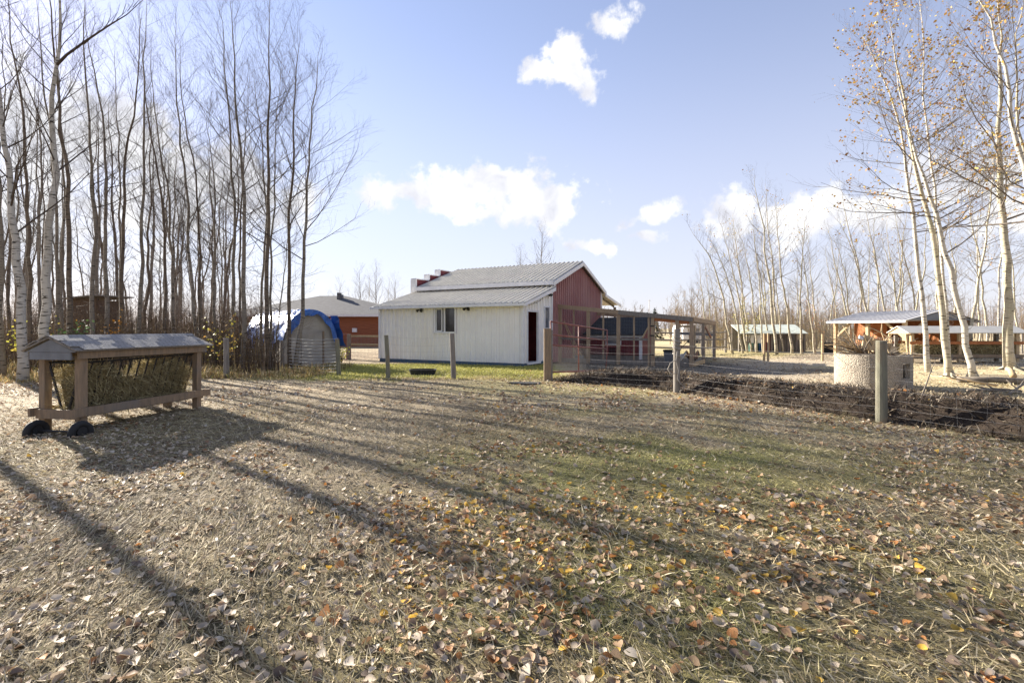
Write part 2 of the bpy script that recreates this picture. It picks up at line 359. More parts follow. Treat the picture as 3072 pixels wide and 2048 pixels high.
def concrete():
    m = mat('pebbled_concrete', (.52, .46, .37), (.40, .34, .27), scale=3, rough=.9)
    nt = m.node_tree; N = nt.nodes.new; L = nt.links.new; b = nt.nodes['Principled BSDF']
    tc = N('ShaderNodeTexCoord'); v = N('ShaderNodeTexVoronoi'); v.inputs['Scale'].default_value = 38; L(tc.outputs['Object'], v.inputs['Vector'])
    bp = N('ShaderNodeBump'); bp.inputs['Strength'].default_value = 1; bp.inputs['Distance'].default_value = .02; bp.invert = True; L(v.outputs['Distance'], bp.inputs['Height']); L(bp.outputs[0], b.inputs['Normal'])
    hs = N('ShaderNodeMixRGB'); hs.blend_type = 'MULTIPLY'; hs.inputs[0].default_value = .8
    src = b.inputs['Base Color'].links[0].from_socket; L(src, hs.inputs[1]); vr = N('ShaderNodeMapRange'); L(v.outputs['Distance'], vr.inputs[0]); vr.inputs[1].default_value = .0; vr.inputs[2].default_value = .6; vr.inputs[3].default_value = 1.15; vr.inputs[4].default_value = .45; L(vr.outputs[0], hs.inputs[2]); L(hs.outputs[0], b.inputs['Base Color'])
    return m
M['concrete'] = concrete()
M['bark_grey'] = bark('grey_aspen_bark', (.17, .145, .115), (.035, .03, .025), (.22, .195, .16), .55)
M['bark_brown'] = bark('brown_poplar_bark', (.115, .09, .068), (.03, .024, .02), (.155, .125, .095), .55)
M['bark_white'] = bark('pale_aspen_bark', (.44, .40, .33), (.05, .04, .035), (.53, .49, .41), .55)
M['bark_birch'] = bark('white_birch_bark', (.36, .34, .30), (.04, .035, .03), (.44, .42, .38), .55)
M['bark_cream'] = bark('cream_aspen_bark', (.44, .39, .30), (.07, .055, .045), (.37, .34, .24), .56)
M['twig_dark'] = mat('dark_twigs', (.055, .042, .036), (.085, .068, .055), rough=.9)
M['twig_grey'] = mat('grey_twigs', (.11, .09, .075), (.155, .13, .105), rough=.9)
M['twig_pale'] = mat('pale_twigs', (.22, .19, .15), (.14, .12, .095), rough=.9)
M['stick'] = mat('dead_sticks', (.21, .18, .145), (.11, .09, .07), scale=8, rough=.9)
M['farwood'] = attr_mat('far_stems', .9)
M['spruce'] = mat('spruce_needles', (.02, .035, .02), (.035, .05, .03), rough=.9)

# ------------------------------------------------------------------ ground
def axis(parts):
    return np.unique(np.concatenate([np.arange(a, b, s) for a, b, s in parts] + [[parts[-1][1]]]))
xs = axis([(-2400, -400, 250), (-400, -80, 40), (-80, -26, 6), (-26, -12, .5), (-12, 12, .14), (12, 26, .4), (26, 80, 6), (80, 400, 40), (400, 2400, 250)])
ys = axis([(-400, -40, 60), (-40, -4, 6), (-4, 1, .5), (1, 16, .12), (16, 30, .4), (30, 80, 5), (80, 400, 40), (400, 2800, 250)])
XX, YY = np.meshgrid(xs, ys); ZZ = gz(XX, YY)
nx, ny = len(xs), len(ys)
idx = np.arange(nx * ny).reshape(ny, nx)
Fq = np.stack([idx[:-1, :-1], idx[:-1, 1:], idx[1:, 1:], idx[1:, :-1]], -1).reshape(-1, 4)
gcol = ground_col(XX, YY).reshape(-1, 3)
gcol = gcol * (1 - .62 * np.clip(1 - np.hypot(XX, YY).reshape(-1, 1) / 18, 0, 1))     # earth under the litter, darkened towards the camera
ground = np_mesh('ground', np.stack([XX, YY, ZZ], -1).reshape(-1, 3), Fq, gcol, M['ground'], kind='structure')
smooth(ground.data)

# ------------------------------------------------------------------ litter: blades, leaves
def scatter(n, y0, y1, power, wide=1.12):
    """points in the wedge before the camera, density per area ~ 1/y**power"""
    u = RNG.random(n); e = 2 - power
    y = (y0 ** e + u * (y1 ** e - y0 ** e)) ** (1 / e) if abs(e) > 1e-6 else y0 * (y1 / y0) ** u
    x = (RNG.random(n) * 2 - 1) * (y * wide + 1.5)
    return x, y
def off_things(x, y):
    s, a = fence_dist(x, y)
    return ~((y > 20) & (x > -7) & (x < 4))
def blades(name, x, y, length, width, pitch, col, kinds=1, label=None, cat=None, mname='blade', az=None, zb=None, bend=.5):
    n = len(x); z = gz(x, y) if zb is None else zb
    az = RNG.random(n) * 2 * math.pi if az is None else az
    dx, dy = np.cos(az), np.sin(az); px_, py_ = -dy, dx
    cp, sp = np.cos(pitch), np.sin(pitch)
    b = np.stack([x, y, z - .004], -1)
    mid = b + (length * .55)[:, None] * np.stack([dx * cp, dy * cp, sp], -1)
    p2 = pitch - bend * (.3 + RNG.random(n)) 
    tip = mid + (length * .5)[:, None] * np.stack([dx * np.cos(p2), dy * np.cos(p2), np.maximum(np.sin(p2), -.15)], -1)
    side = np.stack([px_, py_, np.zeros(n)], -1) * (width / 2)[:, None]
    # twist the blade about its axis so that flat straws catch light differently
    side[:, 2] += (RNG.random(n) - .5) * width * .8
    V = np.stack([b - side, b + side, mid + side * .9, mid - side * .9, tip], 1)
    i = np.arange(n)[:, None] * 5
    T = np.concatenate([i + [0, 1, 2], i + [0, 2, 3], i + [3, 2, 4]], 1).reshape(-1, 3)
    C = np.repeat(col[:, None, :], 5, 1)
    o = np_mesh(name, V.reshape(-1, 3), T, C.reshape(-1, 3), M[mname], kind='stuff')
    if label: tag(o, label, cat)
    return o
def blade_cols(x, y, straw_amt):
    n = len(x); g = ground_col(x, y)
    sp = np.array([(.50, .42, .28), (.42, .34, .22), (.58, .51, .38), (.26, .20, .13), (.36, .32, .18)])[RNG.integers(0, 5, n)]
    k = straw_amt[:, None]
    c = g * 1.25 * (1 - k) + sp * k
    return c * (.45 + .95 * RNG.random(n))[:, None]
parts = [(150000, 1.7, 4.2, 1.0), (140000, 4.2, 9, 1.3), (75000, 9, 17.5, 1.3)]
bx = []; by = []
for n, a, b, p in parts:
    x, y = scatter(n, a, b, p); bx.append(x); by.append(y)
bx = np.concatenate(bx); by = np.concatenate(by)
s_, a_ = fence_dist(bx, by)
keep = ~((s_ > -.05) & (s_ < 1.7) & (RNG.random(len(bx)) < .97)) & ~((by > 14) & (bx > 1) & (RNG.random(len(bx)) < .75))
bx, by = bx[keep], by[keep]; nb = len(bx)
gc = ground_col(bx, by); greenish = np.clip((gc[:, 1] / gc[:, 0] - .82) * 5, 0, 1)
lying = RNG.random(nb) > greenish * .75
tuft = fbm(bx, by, .5, 77)
length = np.where(lying, .022 + .10 * RNG.random(nb) ** 2, (.018 + .036 * RNG.random(nb)) * (.6 + tuft))
width = np.where(lying, .0034, .0023) * (1 + by / 4.5) * (.7 + .6 * RNG.random(nb))
pitch = np.where(lying, R(2) + R(34) * RNG.random(nb) ** 1.5, R(25) + R(50) * RNG.random(nb))
azb = np.where(RNG.random(nb) < .5, (fbm(bx, by, 3, 91) * 6 + RNG.normal(0, .5, nb)), RNG.random(nb) * 6.28)
bc = blade_cols(bx, by, np.where(lying, .75, .12))
blades('trampled_grass', bx, by, length, width, pitch, bc, az=azb, bend=np.where(lying, .10, .5), label='trampled straw and short dry grass covering the paddock', cat='grass')

# leaf templates: pointed ovals folded along the midrib and curled
def leaf_template(k):
    r = np.random.default_rng(100 + k)
    t = np.linspace(0, 1, 5); w = np.array([.07, .40, .46, .32, .04]) * (.72 + .4 * r.random()) * (1 + .22 * (r.random(5) - .5))
    fold = .10 + .42 * r.random(); curl = (r.random() - .3) * 1.1; tw = (r.random() - .5) * 1.2
    V = []
    for i in range(5):
        x = t[i] - .5; zc = curl * (x * x)
        for s in (-1, 0, 1):
            V.append((x, s * w[i], zc + abs(s) * w[i] * fold * 1.6 + s * w[i] * tw * x))
    Fc = []
    for i in range(4):
        for s in range(2):
            a = i * 3 + s; Fc.append((a, a + 1, a + 4, a + 3))
    V = np.array(V); V[:, 2] -= V[:, 2].min()
    return V, np.array(Fc)
LT = [leaf_template(k) for k in range(8)]
LPAL = [('pale tan', (.46, .375, .28)), ('cream white', (.54, .465, .365)), ('dull brown', (.25, .155, .09)), ('tan brown', (.37, .25, .15)), ('rusty orange', (.40, .18, .06)), ('golden yellow', (.52, .33, .06)), ('dark grey brown', (.17, .125, .095))]
LW = np.array([.31, .13, .19, .21, .05, .015, .095]); LW /= LW.sum()
nl = 32000
lx, ly = scatter(nl * 2, 1.75, 17, 1.15)
s_, a_ = fence_dist(lx, ly)
dens = .16 + 1.5 * sstep(.46, .74, fbm(lx, ly, 1.0, 61, 5))
dens += 1.2 * np.exp(-((s_ + .55) / .55) ** 2) * (a_ > .1)          # leaves drifted against the bank
dens += .8 * np.exp(-(((lx - .3) / 1.3) ** 2 + ((ly - 3.3) / 1.2) ** 2))
dens += .8 * np.exp(-(((lx - 1.4) / 1.2) ** 2 + ((ly - 13.2) / .9) ** 2))
dens += .45 * (lx < .3) * np.exp(-(ly / 4.2) ** 2)
dens *= np.where((s_ > .2) & (a_ > .1), np.where(s_ < 1.4, .75, .2), 1) * np.where((lx < -1.2) & (ly < 9), .75, 1)
dens *= np.where(ly > 9, .75, 1)
k = RNG.random(len(lx)) < dens / 1.4
lx, ly = lx[k][:nl], ly[k][:nl]; nl = len(lx)
lt = RNG.integers(0, 8, nl); pal = RNG.choice(len(LPAL), nl, p=LW)
# colours differ over the paddock: bleached on the straw side, rustier in the middle
warm = np.exp(-(((lx - .15) / 1.3) ** 2 + ((ly - 3.7) / 1.2) ** 2)) + .35 * np.exp(-(((lx - 1.6) / 2.0) ** 2 + ((ly - 4.0) / 2.0) ** 2))
pal = np.where((RNG.random(nl) < warm * .5), RNG.choice([4, 5, 3], nl), pal)
pal = np.where((lx < -1) & (RNG.random(nl) < .45) & (pal > 1), RNG.integers(0, 2, nl), pal)
lsz = (.026 + .036 * RNG.random(nl) ** 1.3) * np.where(ly > 9, 1.25, 1)
laz = RNG.random(nl) * 6.28; lroll = RNG.normal(0, .24, nl); lpit = RNG.normal(0, .24, nl)
stand = RNG.random(nl) < .12; lroll = np.where(stand, RNG.normal(0, 1.0, nl), lroll)
lz = gz(lx, ly) + .001 + .012 * RNG.random(nl)
order = np.argsort(np.where((np.abs(lx) < ly * 1.0) & (ly > 2.12), ly - lsz * 12, 99))
singles = set(order[:300].tolist())
Vs = []; Cs = []; Fs = []; base = 0
for k in range(8):
    ii = np.array([i for i in np.nonzero(lt == k)[0] if i not in singles])
    V, Fc = LT[k]; n = len(ii)
    P = V[None] * lsz[ii][:, None, None]
    def rot(P, a, i, j):
        c, s = np.cos(a)[:, None], np.sin(a)[:, None]; A, B = P[..., i].copy(), P[..., j].copy()
        P[..., i] = A * c - B * s; P[..., j] = A * s + B * c
    P = P.copy(); rot(P, lroll[ii], 1, 2); rot(P, lpit[ii], 2, 0); rot(P, laz[ii], 0, 1)
    low = P[..., 2].min(1); P[..., 2] -= np.minimum(low, 0)[:, None] * .8
    P += np.stack([lx[ii], ly[ii], lz[ii]], -1)[:, None, :]
    c = np.array([p[1] for p in LPAL])[pal[ii]] * (.75 + .5 * RNG.random(n))[:, None]
    Vs.append(P.reshape(-1, 3)); Cs.append(np.repeat(c, len(V), 0)); Fs.append((Fc[None] + (np.arange(n) * len(V))[:, None, None]).reshape(-1, 4) + base)
    base += n * len(V)
lo = np_mesh('leaf_litter', np.concatenate(Vs), np.concatenate(Fs), np.concatenate(Cs), M['leaf'], kind='stuff')
tag(lo, 'thousands of small dry fallen leaves strewn over the paddock', 'leaves')
leaf_meshes = {}
def leaf_mesh(k, p, q):
    if (k, p, q) not in leaf_meshes:
        V, Fc = LT[k]; me = bpy.data.meshes.new('fallen_leaf'); me.from_pydata([tuple(v) for v in V], [], [tuple(int(i) for i in f) for f in Fc]); me.update(); smooth(me)
        a = me.color_attributes.new('Col', 'FLOAT_COLOR', 'POINT'); c = np.ones((len(V), 4), np.float32); c[:, :3] = np.array(LPAL[p][1]) * (.8 + .2 * q); a.data.foreach_set('color', c.ravel())
        me.materials.append(M['leaf']); leaf_meshes[(k, p, q)] = me
    return leaf_meshes[(k, p, q)]
for n_, i in enumerate(order[:300]):
    i = int(i); o = link('fallen_leaf', leaf_mesh(int(lt[i]), int(pal[i]), n_ % 3))
    o.scale = (lsz[i],) * 3; o.rotation_euler = (float(np.clip(lroll[i], -.8, .8)), float(lpit[i]), float(laz[i]))
    o.location = (lx[i], ly[i], lz[i] + .006)
    tag(o, f'{LPAL[int(pal[i])][0]} fallen dry leaf lying on the trampled foreground grass', 'leaf', f'{LPAL[int(pal[i])][0]} fallen leaves in the foreground')

# rough roots, sticks and dead stalks on the earth bank
n = 15000
bt = RNG.random(n) * 13.5; bo = .02 + 1.5 * RNG.random(n) ** 1.4
seg = np.hypot(*(FENCE_R[1:] - FENCE_R[:-1]).T); cum = np.concatenate([[0], np.cumsum(seg)])
def along(t, o):
    t = np.asarray(t, float); o = np.asarray(o, float); x = np.interp(t, cum, FENCE_R[:, 0]); y = np.interp(t, cum, FENCE_R[:, 1])
    k = np.clip(np.searchsorted(cum, t) - 1, 0, len(seg) - 1); d = (FENCE_R[1:] - FENCE_R[:-1])[k] / seg[k][:, None]
    return x - d[:, 1] * o, y + d[:, 0] * o
qx, qy = along(bt, bo)
qc = np.array([(.10, .075, .05), (.06, .042, .03), (.16, .125, .09), (.035, .025, .02), (.26, .22, .165)])[RNG.integers(0, 5, n)] * (.6 + .7 * RNG.random(n))[:, None]
blades('bank_debris', qx, qy, .06 + .16 * RNG.random(n), .006 + .01 * RNG.random(n), R(-10) + R(70) * RNG.random(n), qc, label='dark roots and dead stalks on the low earth bank', cat='debris', bend=.3)

# tall yellow grass and weeds along the wood edge on the left
n = 34000
gx = -19 + 13.2 * RNG.random(n) ** .8; gy = 12.2 + 6.5 * RNG.random(n) ** 1.6 + np.clip(-(gx + 9) * .0, 0, 9)
edge = 13.9 - np.clip((-9 - gx) * .38, 0, 2.6) + (fbm(gx, gy, 1.2, 8) - .5) * 1.2
k = (gy > edge) & (fbm(gx, gy, 1.5, 5) > .36); gx, gy = gx[k], gy[k]; n = len(gx)
gcx = np.array([(.46, .34, .15), (.36, .25, .11), (.52, .42, .24), (.22, .15, .08), (.25, .24, .08)])[RNG.integers(0, 5, n)] * (.6 + .7 * RNG.random(n))[:, None]
blades('tall_dry_grass', gx, gy, (.08 + .40 * RNG.random(n) ** 1.4) * (.25 + 1.2 * fbm(gx, gy, .8, 12) * sstep(.3, .6, fbm(gx, gy, 1.6, 15))), .012 + .012 * RNG.random(n), R(48) + R(40) * RNG.random(n), gcx, label='tall yellow dry grass along the edge of the bare wood', cat='grass')
# green sward by the barn
n = 26000
gx = -8 + 9.5 * RNG.random(n); gy = 13.9 + 6.2 * RNG.random(n)
u_ = (gx - .4) * .877 + (gy - 18.4) * -.48; v_ = (gx - .4) * .48 + (gy - 18.4) * .877
k = ~((v_ > -.05) & (u_ < .05)) ; gx, gy = gx[k], gy[k]; n = len(gx)
gcx = ground_col(gx, gy) * (1.0 + .7 * RNG.random(n))[:, None]
blades('lawn_grass', gx, gy, .04 + .07 * RNG.random(n), .012 + .01 * RNG.random(n), R(30) + R(50) * RNG.random(n), gcx, label='short bright green grass in front of the white shed wall', cat='grass')
# thin pale grass in the yard beyond the bank
n = 30000
gx = 2 + 24 * RNG.random(n); gy = 8 + 20 * RNG.random(n) ** 1.3
s_, a_ = fence_dist(gx, gy); k = (s_ > 1.3) & (gx < gy * 1.15) & (fbm(gx, gy, 2, 4) > .42); gx, gy = gx[k], gy[k]; n = len(gx)
gcx = ground_col(gx, gy) * (.8 + .8 * RNG.random(n))[:, None]
blades('yard_grass', gx, gy, .05 + .1 * RNG.random(n), .012 + .014 * RNG.random(n), R(5) + R(50) * RNG.random(n), gcx, label='sparse pale grass on the bare yard past the earth bank', cat='grass')

# ------------------------------------------------------------------ trees
def tree_parts(seed, path, rad, crown_from=.35, nprim=34, blen=.24, rise=(38, 62), twigs=1.0, leaves=0, sub=7, lean=0):
    """path: trunk points (local). returns trunk MB, crown MB, leaf arrays"""
    r = random.Random(seed); P = np.asarray(path, float)
    # resample the trunk with a little wiggle
    seg = np.linalg.norm(np.diff(P, axis=0), axis=1); cu = np.concatenate([[0], np.cumsum(seg)]); Ln = cu[-1]
    k = 18; t = np.linspace(0, Ln, k); Q = np.stack([np.interp(t, cu, P[:, i]) for i in range(3)], -1)
    for i in range(1, k): Q[i, 0] += (r.random() - .5) * .05; Q[i, 1] += (r.random() - .5) * .12
    rr = rad * (.05 + .95 * (1 - t / Ln) ** .85); rr[0] *= 1.28; rr[1] *= 1.03
    tr = MB(); tr.tube(Q, rr, 9)
    cr = MB(); lv = []
    def pt(f):
        f = min(max(f, 0), 1) * Ln; return np.array([np.interp(f, t, Q[:, i]) for i in range(3)]), float(np.interp(f, t, rr))
    def rv(s): return np.array([r.gauss(0, s), r.gauss(0, s), r.gauss(0, s * .6)])
    def branch(p, d, L_, r0, depth, lf=0):
        n = 5 if depth == 0 else (4 if depth == 1 else 2)
        pts = [p]; q = p.copy(); dd = d.copy()
        for i in range(n):
            dd = dd + rv(.13 if depth < 2 else .22) + np.array([0, 0, .10 if depth < 2 else .03]); dd /= np.linalg.norm(dd)
            q = q + dd * L_ / n; pts.append(q)
        pts = np.array(pts)
        cr.tube(pts, np.linspace(r0, r0 * .25 if depth < 2 else r0 * .5, n + 1), 4 if depth == 0 else 3, cap=False)
        if depth < 2:
            m = max(2, int((sub if depth == 0 else 4 * twigs) * (.7 + .6 * r.random())))
            for j in range(m):
                f = .22 + .78 * (j + r.random()) / m; i0 = min(int(f * n), n - 1); w = f * n - i0
                o = pts[i0] * (1 - w) + pts[i0 + 1] * w
                ax = pts[min(i0 + 1, n)] - pts[i0]; ax = ax / (np.linalg.norm(ax) + 1e-9)
                pr = np.cross(ax, np.array([r.gauss(0, 1), r.gauss(0, 1), r.gauss(0, 1)])); pr /= (np.linalg.norm(pr) + 1e-9)
                nd = ax * .8 + pr * .62 + np.array([0, 0, .12]); nd /= np.linalg.norm(nd)
                branch(o, nd, L_ * (.52 - .22 * f) * (.7 + .6 * r.random()) + .06, max(r0 * (.44 - .2 * f), .0018), depth + 1, lf)
        if leaves and depth >= 1:
            for j in range(3 if depth == 2 else 1):
                if r.random() < lf * .95: lv.append(pts[-1] + rv(.06))
    for i in range(nprim):
        f = crown_from + (1 - crown_from) * ((i + r.random()) / nprim) ** .92 * .985
        p, pr = pt(f); az = r.random() * 6.28; g = R(rise[0] + (rise[1] - rise[0]) * ((f - crown_from) / (1 - crown_from)) + r.gauss(0, 7))
        d = np.array([math.cos(az) * math.cos(g), math.sin(az) * math.cos(g), math.sin(g)])
        x = (f - crown_from) / (1 - crown_from)
        L_ = Ln * blen * (1.0 - .72 * x) * (.6 + .7 * r.random()) + .25
        branch(p, d, L_, max(pr * .36, .0055), 0, leaves * (1.7 if r.random() < .45 else .12))
    # a few dead twigs low on the trunk
    for i in range(int(6 * twigs)):
        f = .1 + r.random() * max(crown_from - .1, .05); p, pr = pt(f); az = r.random() * 6.28
        branch(p, np.array([math.cos(az) * .95, math.sin(az) * .95, .1]), .35 + .6 * r.random(), .008, 1)
    return tr, cr, lv
def leaf_cloud(pts, seed, cols, size=.05):
    g = np.random.default_rng(seed); P = np.asarray(pts); n = len(P)
    a = g.normal(0, 1, (n, 3)); a /= np.linalg.norm(a, axis=1, keepdims=True); b = np.cross(a, g.normal(0, 1, (n, 3))); b /= np.linalg.norm(b, axis=1, keepdims=True)
    s = size * (.7 + .7 * g.random((n, 1)))
    V = np.stack([P - a * s * .5, P + b * s * .42, P + a * s * .6, P - b * s * .42], 1).reshape(-1, 3)
    Fc = np.arange(n * 4).reshape(-1, 4); c = np.array(cols)[g.integers(0, len(cols), n)] * (.7 + .5 * g.random((n, 1)))
    return V, Fc, np.repeat(c, 4, 0)
FALL = [(.42, .26, .05), (.36, .20, .045), (.30, .17, .06), (.42, .32, .08), (.25, .12, .04)]
def add_tree(name, label, seed, pts, rad, barkm, twigm, group=None, leaves=0, **kw):
    b = Vector(pts[0]); root = thing(name, label, 'tree', b, group=group)
    loc = [np.array(Vector(p) - b) for p in pts]
    loc[0][2] -= .12
    tr, cr, lv = tree_parts(seed, loc, rad, leaves=leaves, **kw)
    t = tr.build('trunk', M[barkm], root, sm=True); c = cr.build('crown', M[twigm], root, sm=True); out = [t, c]
    if lv:
        V, Fc, C = leaf_cloud(lv, seed, FALL, .062); out.append(np_mesh('leaves', V, Fc, C, M['leaf'], root, kind='stuff'))
    return root
def copy_tree(src, loc, rz, s, label, group, tilt=(0, 0)):
    r = src.copy(); COL.objects.link(r); r.location = loc; r.rotation_euler = (tilt[0], tilt[1], rz); r.scale = s
    tag(r, label, 'tree', group)
    for ch in src.children:
        c = ch.copy(); COL.objects.link(c); c.parent = r
    return r
def pxpath(d, pts, top=None, dy=0):
    """trunk path from picture points at one distance; the first is put on the ground"""
    out = []
    for i, (px, py) in enumerate(pts):
        p = at(px, py, d + dy * i)
        if i == 0: p.z = gzf(p.x, p.y)
        out.append(p)
    return out

# white birches at the wood edge behind the hay feeder
add_tree('birch_tree', 'leaning white birch with dark bark ticks at the wood edge, left of the hay feeder', 1, pxpath(13.2, [(68, 1150), (66, 1000), (58, 800), (35, 620), (15, 421), (0, 306), (-22, 100), (-30, -80)]), .115, 'bark_birch', 'twig_dark', nprim=16)
bt_ = add_tree('birch_tree', 'tall white birch rising behind the hay feeder roof, one long side limb', 2, pxpath(14.0, [(130, 1140), (137, 1000), (137, 850), (147, 690), (165, 555), (156, 421), (162, 306), (170, 200), (178, 96), (186, -20), (197, -170)]), .125, 'bark_birch', 'twig_dark', crown_from=.45, nprim=16, blen=.2)
lb = MB(); o0 = bt_.location
lb.tube([np.array(at(x, y, 14 - .15 * i) - o0) for i, (x, y) in enumerate([(170, 196), (200, 165), (262, 120), (330, 75), (380, 45), (440, -10)])], [.04, .034, .027, .019, .012, .005], 6)
for i in range(12):
    f = .2 + .065 * i; a0_ = np.array(at(170 + 250 * f, 196 - 190 * f, 13.7) - o0); lb.tube([a0_, a0_ + np.array([.25, .1 * (i % 3 - 1), .35 + .1 * (i % 2)]) * (1.1 - .6 * f), a0_ + np.array([.35, .25 * (i % 3 - 1), .8]) * (1.1 - .6 * f)], [.011, .007, .003], 4)
lb.build('limb', M['twig_dark'], bt_, sm=True)

LEFT = [  # distance, radius, base-to-top picture points
    (16, .10, [(84, 1090), (84, 1000), (88, 800), (80, 550), (70, 350), (59, 268), (38, 134), (23, 0), (15, -90)]),
    (18, .10, [(168, 1080), (172, 900), (172, 795), (175, 650), (150, 400), (134, 268), (115, 77), (105, -40)]),
    (19, .09, [(182, 1070), (186, 900), (186, 795), (191, 585), (188, 400), (172, 250), (165, 100), (160, -30)]),
    (15, .12, [(212, 1090), (211, 950), (210, 795), (208, 555), (184, 402), (176, 300), (160, 150), (150, 0), (142, -120)]),
    (16, .10, [(275, 1075), (275, 900), (278, 795), (287, 725), (275, 574), (268, 421), (260, 268), (254, 153), (249, 0), (247, -60)]),
    (17, .105, [(322, 1085), (320, 950), (317, 760), (315, 620), (318, 555), (314, 402), (298, 287), (283, 210), (264, 115), (255, 20)]),
    (18, .11, [(363, 1075), (365, 900), (366, 725), (373, 560), (376, 460), (402, 325), (415, 200), (425, 80), (428, 30)]),
    (18.2, .075, [(360, 1075), (362, 900), (360, 700), (356, 421), (348, 344), (346, 220), (345, 120)]),
    (17, .10, [(412, 1080), (416, 1000), (426, 880), (428, 690), (430, 550), (429, 421), (434, 306), (434, 134), (440, 38), (441, -20)]),
    (18, .09, [(490, 1075), (494, 950), (498, 795), (491, 655), (480, 550), (459, 440), (444, 345), (430, 230), (424, 120)]),
    (18.5, .09, [(528, 1072), (522, 980), (515, 818), (508, 627), (501, 555), (475, 421), (457, 290), (450, 150)]),
    (17, .095, [(594, 1090), (590, 1000), (577, 856), (565, 740), (563, 550), (544, 459), (534, 325), (523, 191), (529, 96), (526, 60)]),
    (18, .08, [(602, 1080), (598, 900), (597, 800), (600, 684), (588, 555), (577, 459), (560, 390), (548, 280), (540, 120)]),
    (18, .085, [(645, 1085), (642, 971), (640, 818), (647, 665), (643, 574), (634, 459), (622, 383), (618, 330)]),
    (17, .095, [(695, 1105), (697, 970), (701, 818), (707, 703), (699, 536), (691, 440), (684, 325), (674, 191), (668, 57), (650, 5)]),
    (17.5, .07, [(719, 1100), (718, 950), (718, 818), (722, 640), (735, 480), (745, 330), (750, 220)]),
    (16.5, .115, [(726, 1105), (728, 1040), (731, 818), (733, 665), (728, 550), (718, 402), (704, 306), (703, 153), (691, 19), (686, -25)]),
    (17.2, .075, [(780, 1108), (781, 970), (789, 818), (798, 700), (795, 560), (785, 420), (770, 300), (760, 200)]),
    (16.8, .12, [(806, 1113), (801, 980), (800, 890), (804, 700), (806, 555), (806, 440), (804, 344), (810, 230), (806, 134), (810, 30), (808, 5)]),
    (17.3, .07, [(815, 1110), (812, 900), (815, 740), (823, 607), (825, 497), (829, 383), (838, 270), (845, 170)]),
    (17.6, .045, [(822, 1105), (828, 1028), (841, 914), (856, 799), (862, 700), (866, 620)]),
    (17.1, .105, [(872, 1113), (866, 980), (867, 818), (865, 684), (876, 560), (883, 459), (879, 383), (883, 287), (890, 200), (901, 92)]),
    (17.0, .105, [(885, 1112), (893, 1050), (906, 971), (912, 820), (915, 740), (921, 600), (921, 536), (929, 459), (936, 344), (948, 260), (952, 153)]),
    (21, .07, [(118, 1060), (116, 900), (118, 700), (112, 500), (108, 300), (100, 120)]),
    (20, .08, [(30, 1062), (28, 900), (30, 700), (22, 500), (14, 300), (4, 100), (0, 0)]),
    (14.5, .12, [(8, 1120), (6, 950), (4, 750), (-4, 550), (-14, 300), (-30, 50)]),
]
ORD = ['first', 'second', 'third', 'fourth', 'fifth', 'sixth', 'seventh', 'eighth', 'ninth', 'tenth', 'eleventh', 'twelfth', 'thirteenth', 'fourteenth', 'fifteenth', 'sixteenth', 'seventeenth', 'eighteenth', 'nineteenth', 'twentieth', 'twenty-first', 'twenty-second', 'twenty-third']
lrank = {i: k for k, i in enumerate(sorted([i for i in range(len(LEFT)) if LEFT[i][2][0][0] > 130], key=lambda i: LEFT[i][2][0][0]))}
LBL = ['straight grey aspen in the bare wood', 'slightly crooked grey aspen in the bare wood', 'slender dark poplar in the bare wood', 'bare aspen with ascending branches in the wood']
for i, (d, r_, pts) in enumerate(LEFT):
    x0 = pts[0][0]
    wh = ('behind the hay feeder' if x0 < 560 else 'between the hay feeder and the tarp shelter' if x0 < 745 else 'in front of the blue tarp shelter')
    if i == 21: lab = 'bare aspen forking at the ground, left stem of the pair by the wire panel'
    elif i == 22: lab = 'bare aspen at the wood corner with limbs spreading over the blue tarp'
    elif i == 18: lab = 'thickest bare aspen trunk in front of the blue tarp shelter'
    elif i == 20: lab = 'thin slanting sapling crossing in front of the blue tarp'
    elif i in lrank: lab = f'bare aspen {wh}, {ORD[lrank[i]]} from the tall white birch'
    else: lab = {0: 'dark bare aspen standing between the two white birches', 23: 'thin bare aspen close beside the tall white birch', 24: 'bare aspen behind the leaning white birch', 25: 'thick bare aspen trunk left of the leaning white birch'}[i]
    add_tree('aspen_tree', lab, 20 + i, pxpath(d, pts), r_ * .70, 'bark_grey' if i % 3 else 'bark_brown', 'twig_dark', group='bare aspens of the wood', crown_from=.34 if x0 > 480 else .42, nprim=26 if x0 > 500 else (20 if x0 > 300 else 15), blen=(.23 if x0 > 560 else .17) if i < 21 else .28, twigs=1.25 if x0 > 480 else 1.1, sub=8 if x0 > 480 else 7, rise=(28, 60))
# variants for the deeper wood
VAR = []
for k in range(5):
    hgt = 10.5 + k * .7; rr = random.Random(300 + k); x = y = 0; pts = [(0, 0, 0)]
    for j in range(1, 9):
        x += rr.gauss(0, .10); y += rr.gauss(0, .10); pts.append((x, y, hgt * j / 8))
    V_ = add_tree('aspen_tree', 'slim bare aspen deep in the wood', 300 + k, pts, .085, 'bark_brown' if k % 2 else 'bark_grey', 'twig_dark', group='bare aspens deep in the wood', crown_from=.40, nprim=18, sub=6, twigs=.8, blen=.17)
    VAR.append(V_)
rr = random.Random(5); spots = []
while len(spots) < 62:
    d = 27 + 20 * rr.random() if len(spots) > 6 else 21 + 5 * rr.random(); px = -60 + 760 * rr.random()
    X = (px - CX) / F * d
    if all((X - a) ** 2 + (d - b) ** 2 > 1.0 for a, b in spots): spots.append((X, d))
for i in range(2):           # the wood goes on to the left of the picture
    spots.append((-26 + 8.5 * rr.random(), 4 + 12 * rr.random()))
spots += [(-12.4, 10.3), (-15.6, 11.3), (-17.5, 8.0), (-19.2, 13.2), (-20.4, 15.6), (-22.3, 12.0), (-18.0, 10.4)]
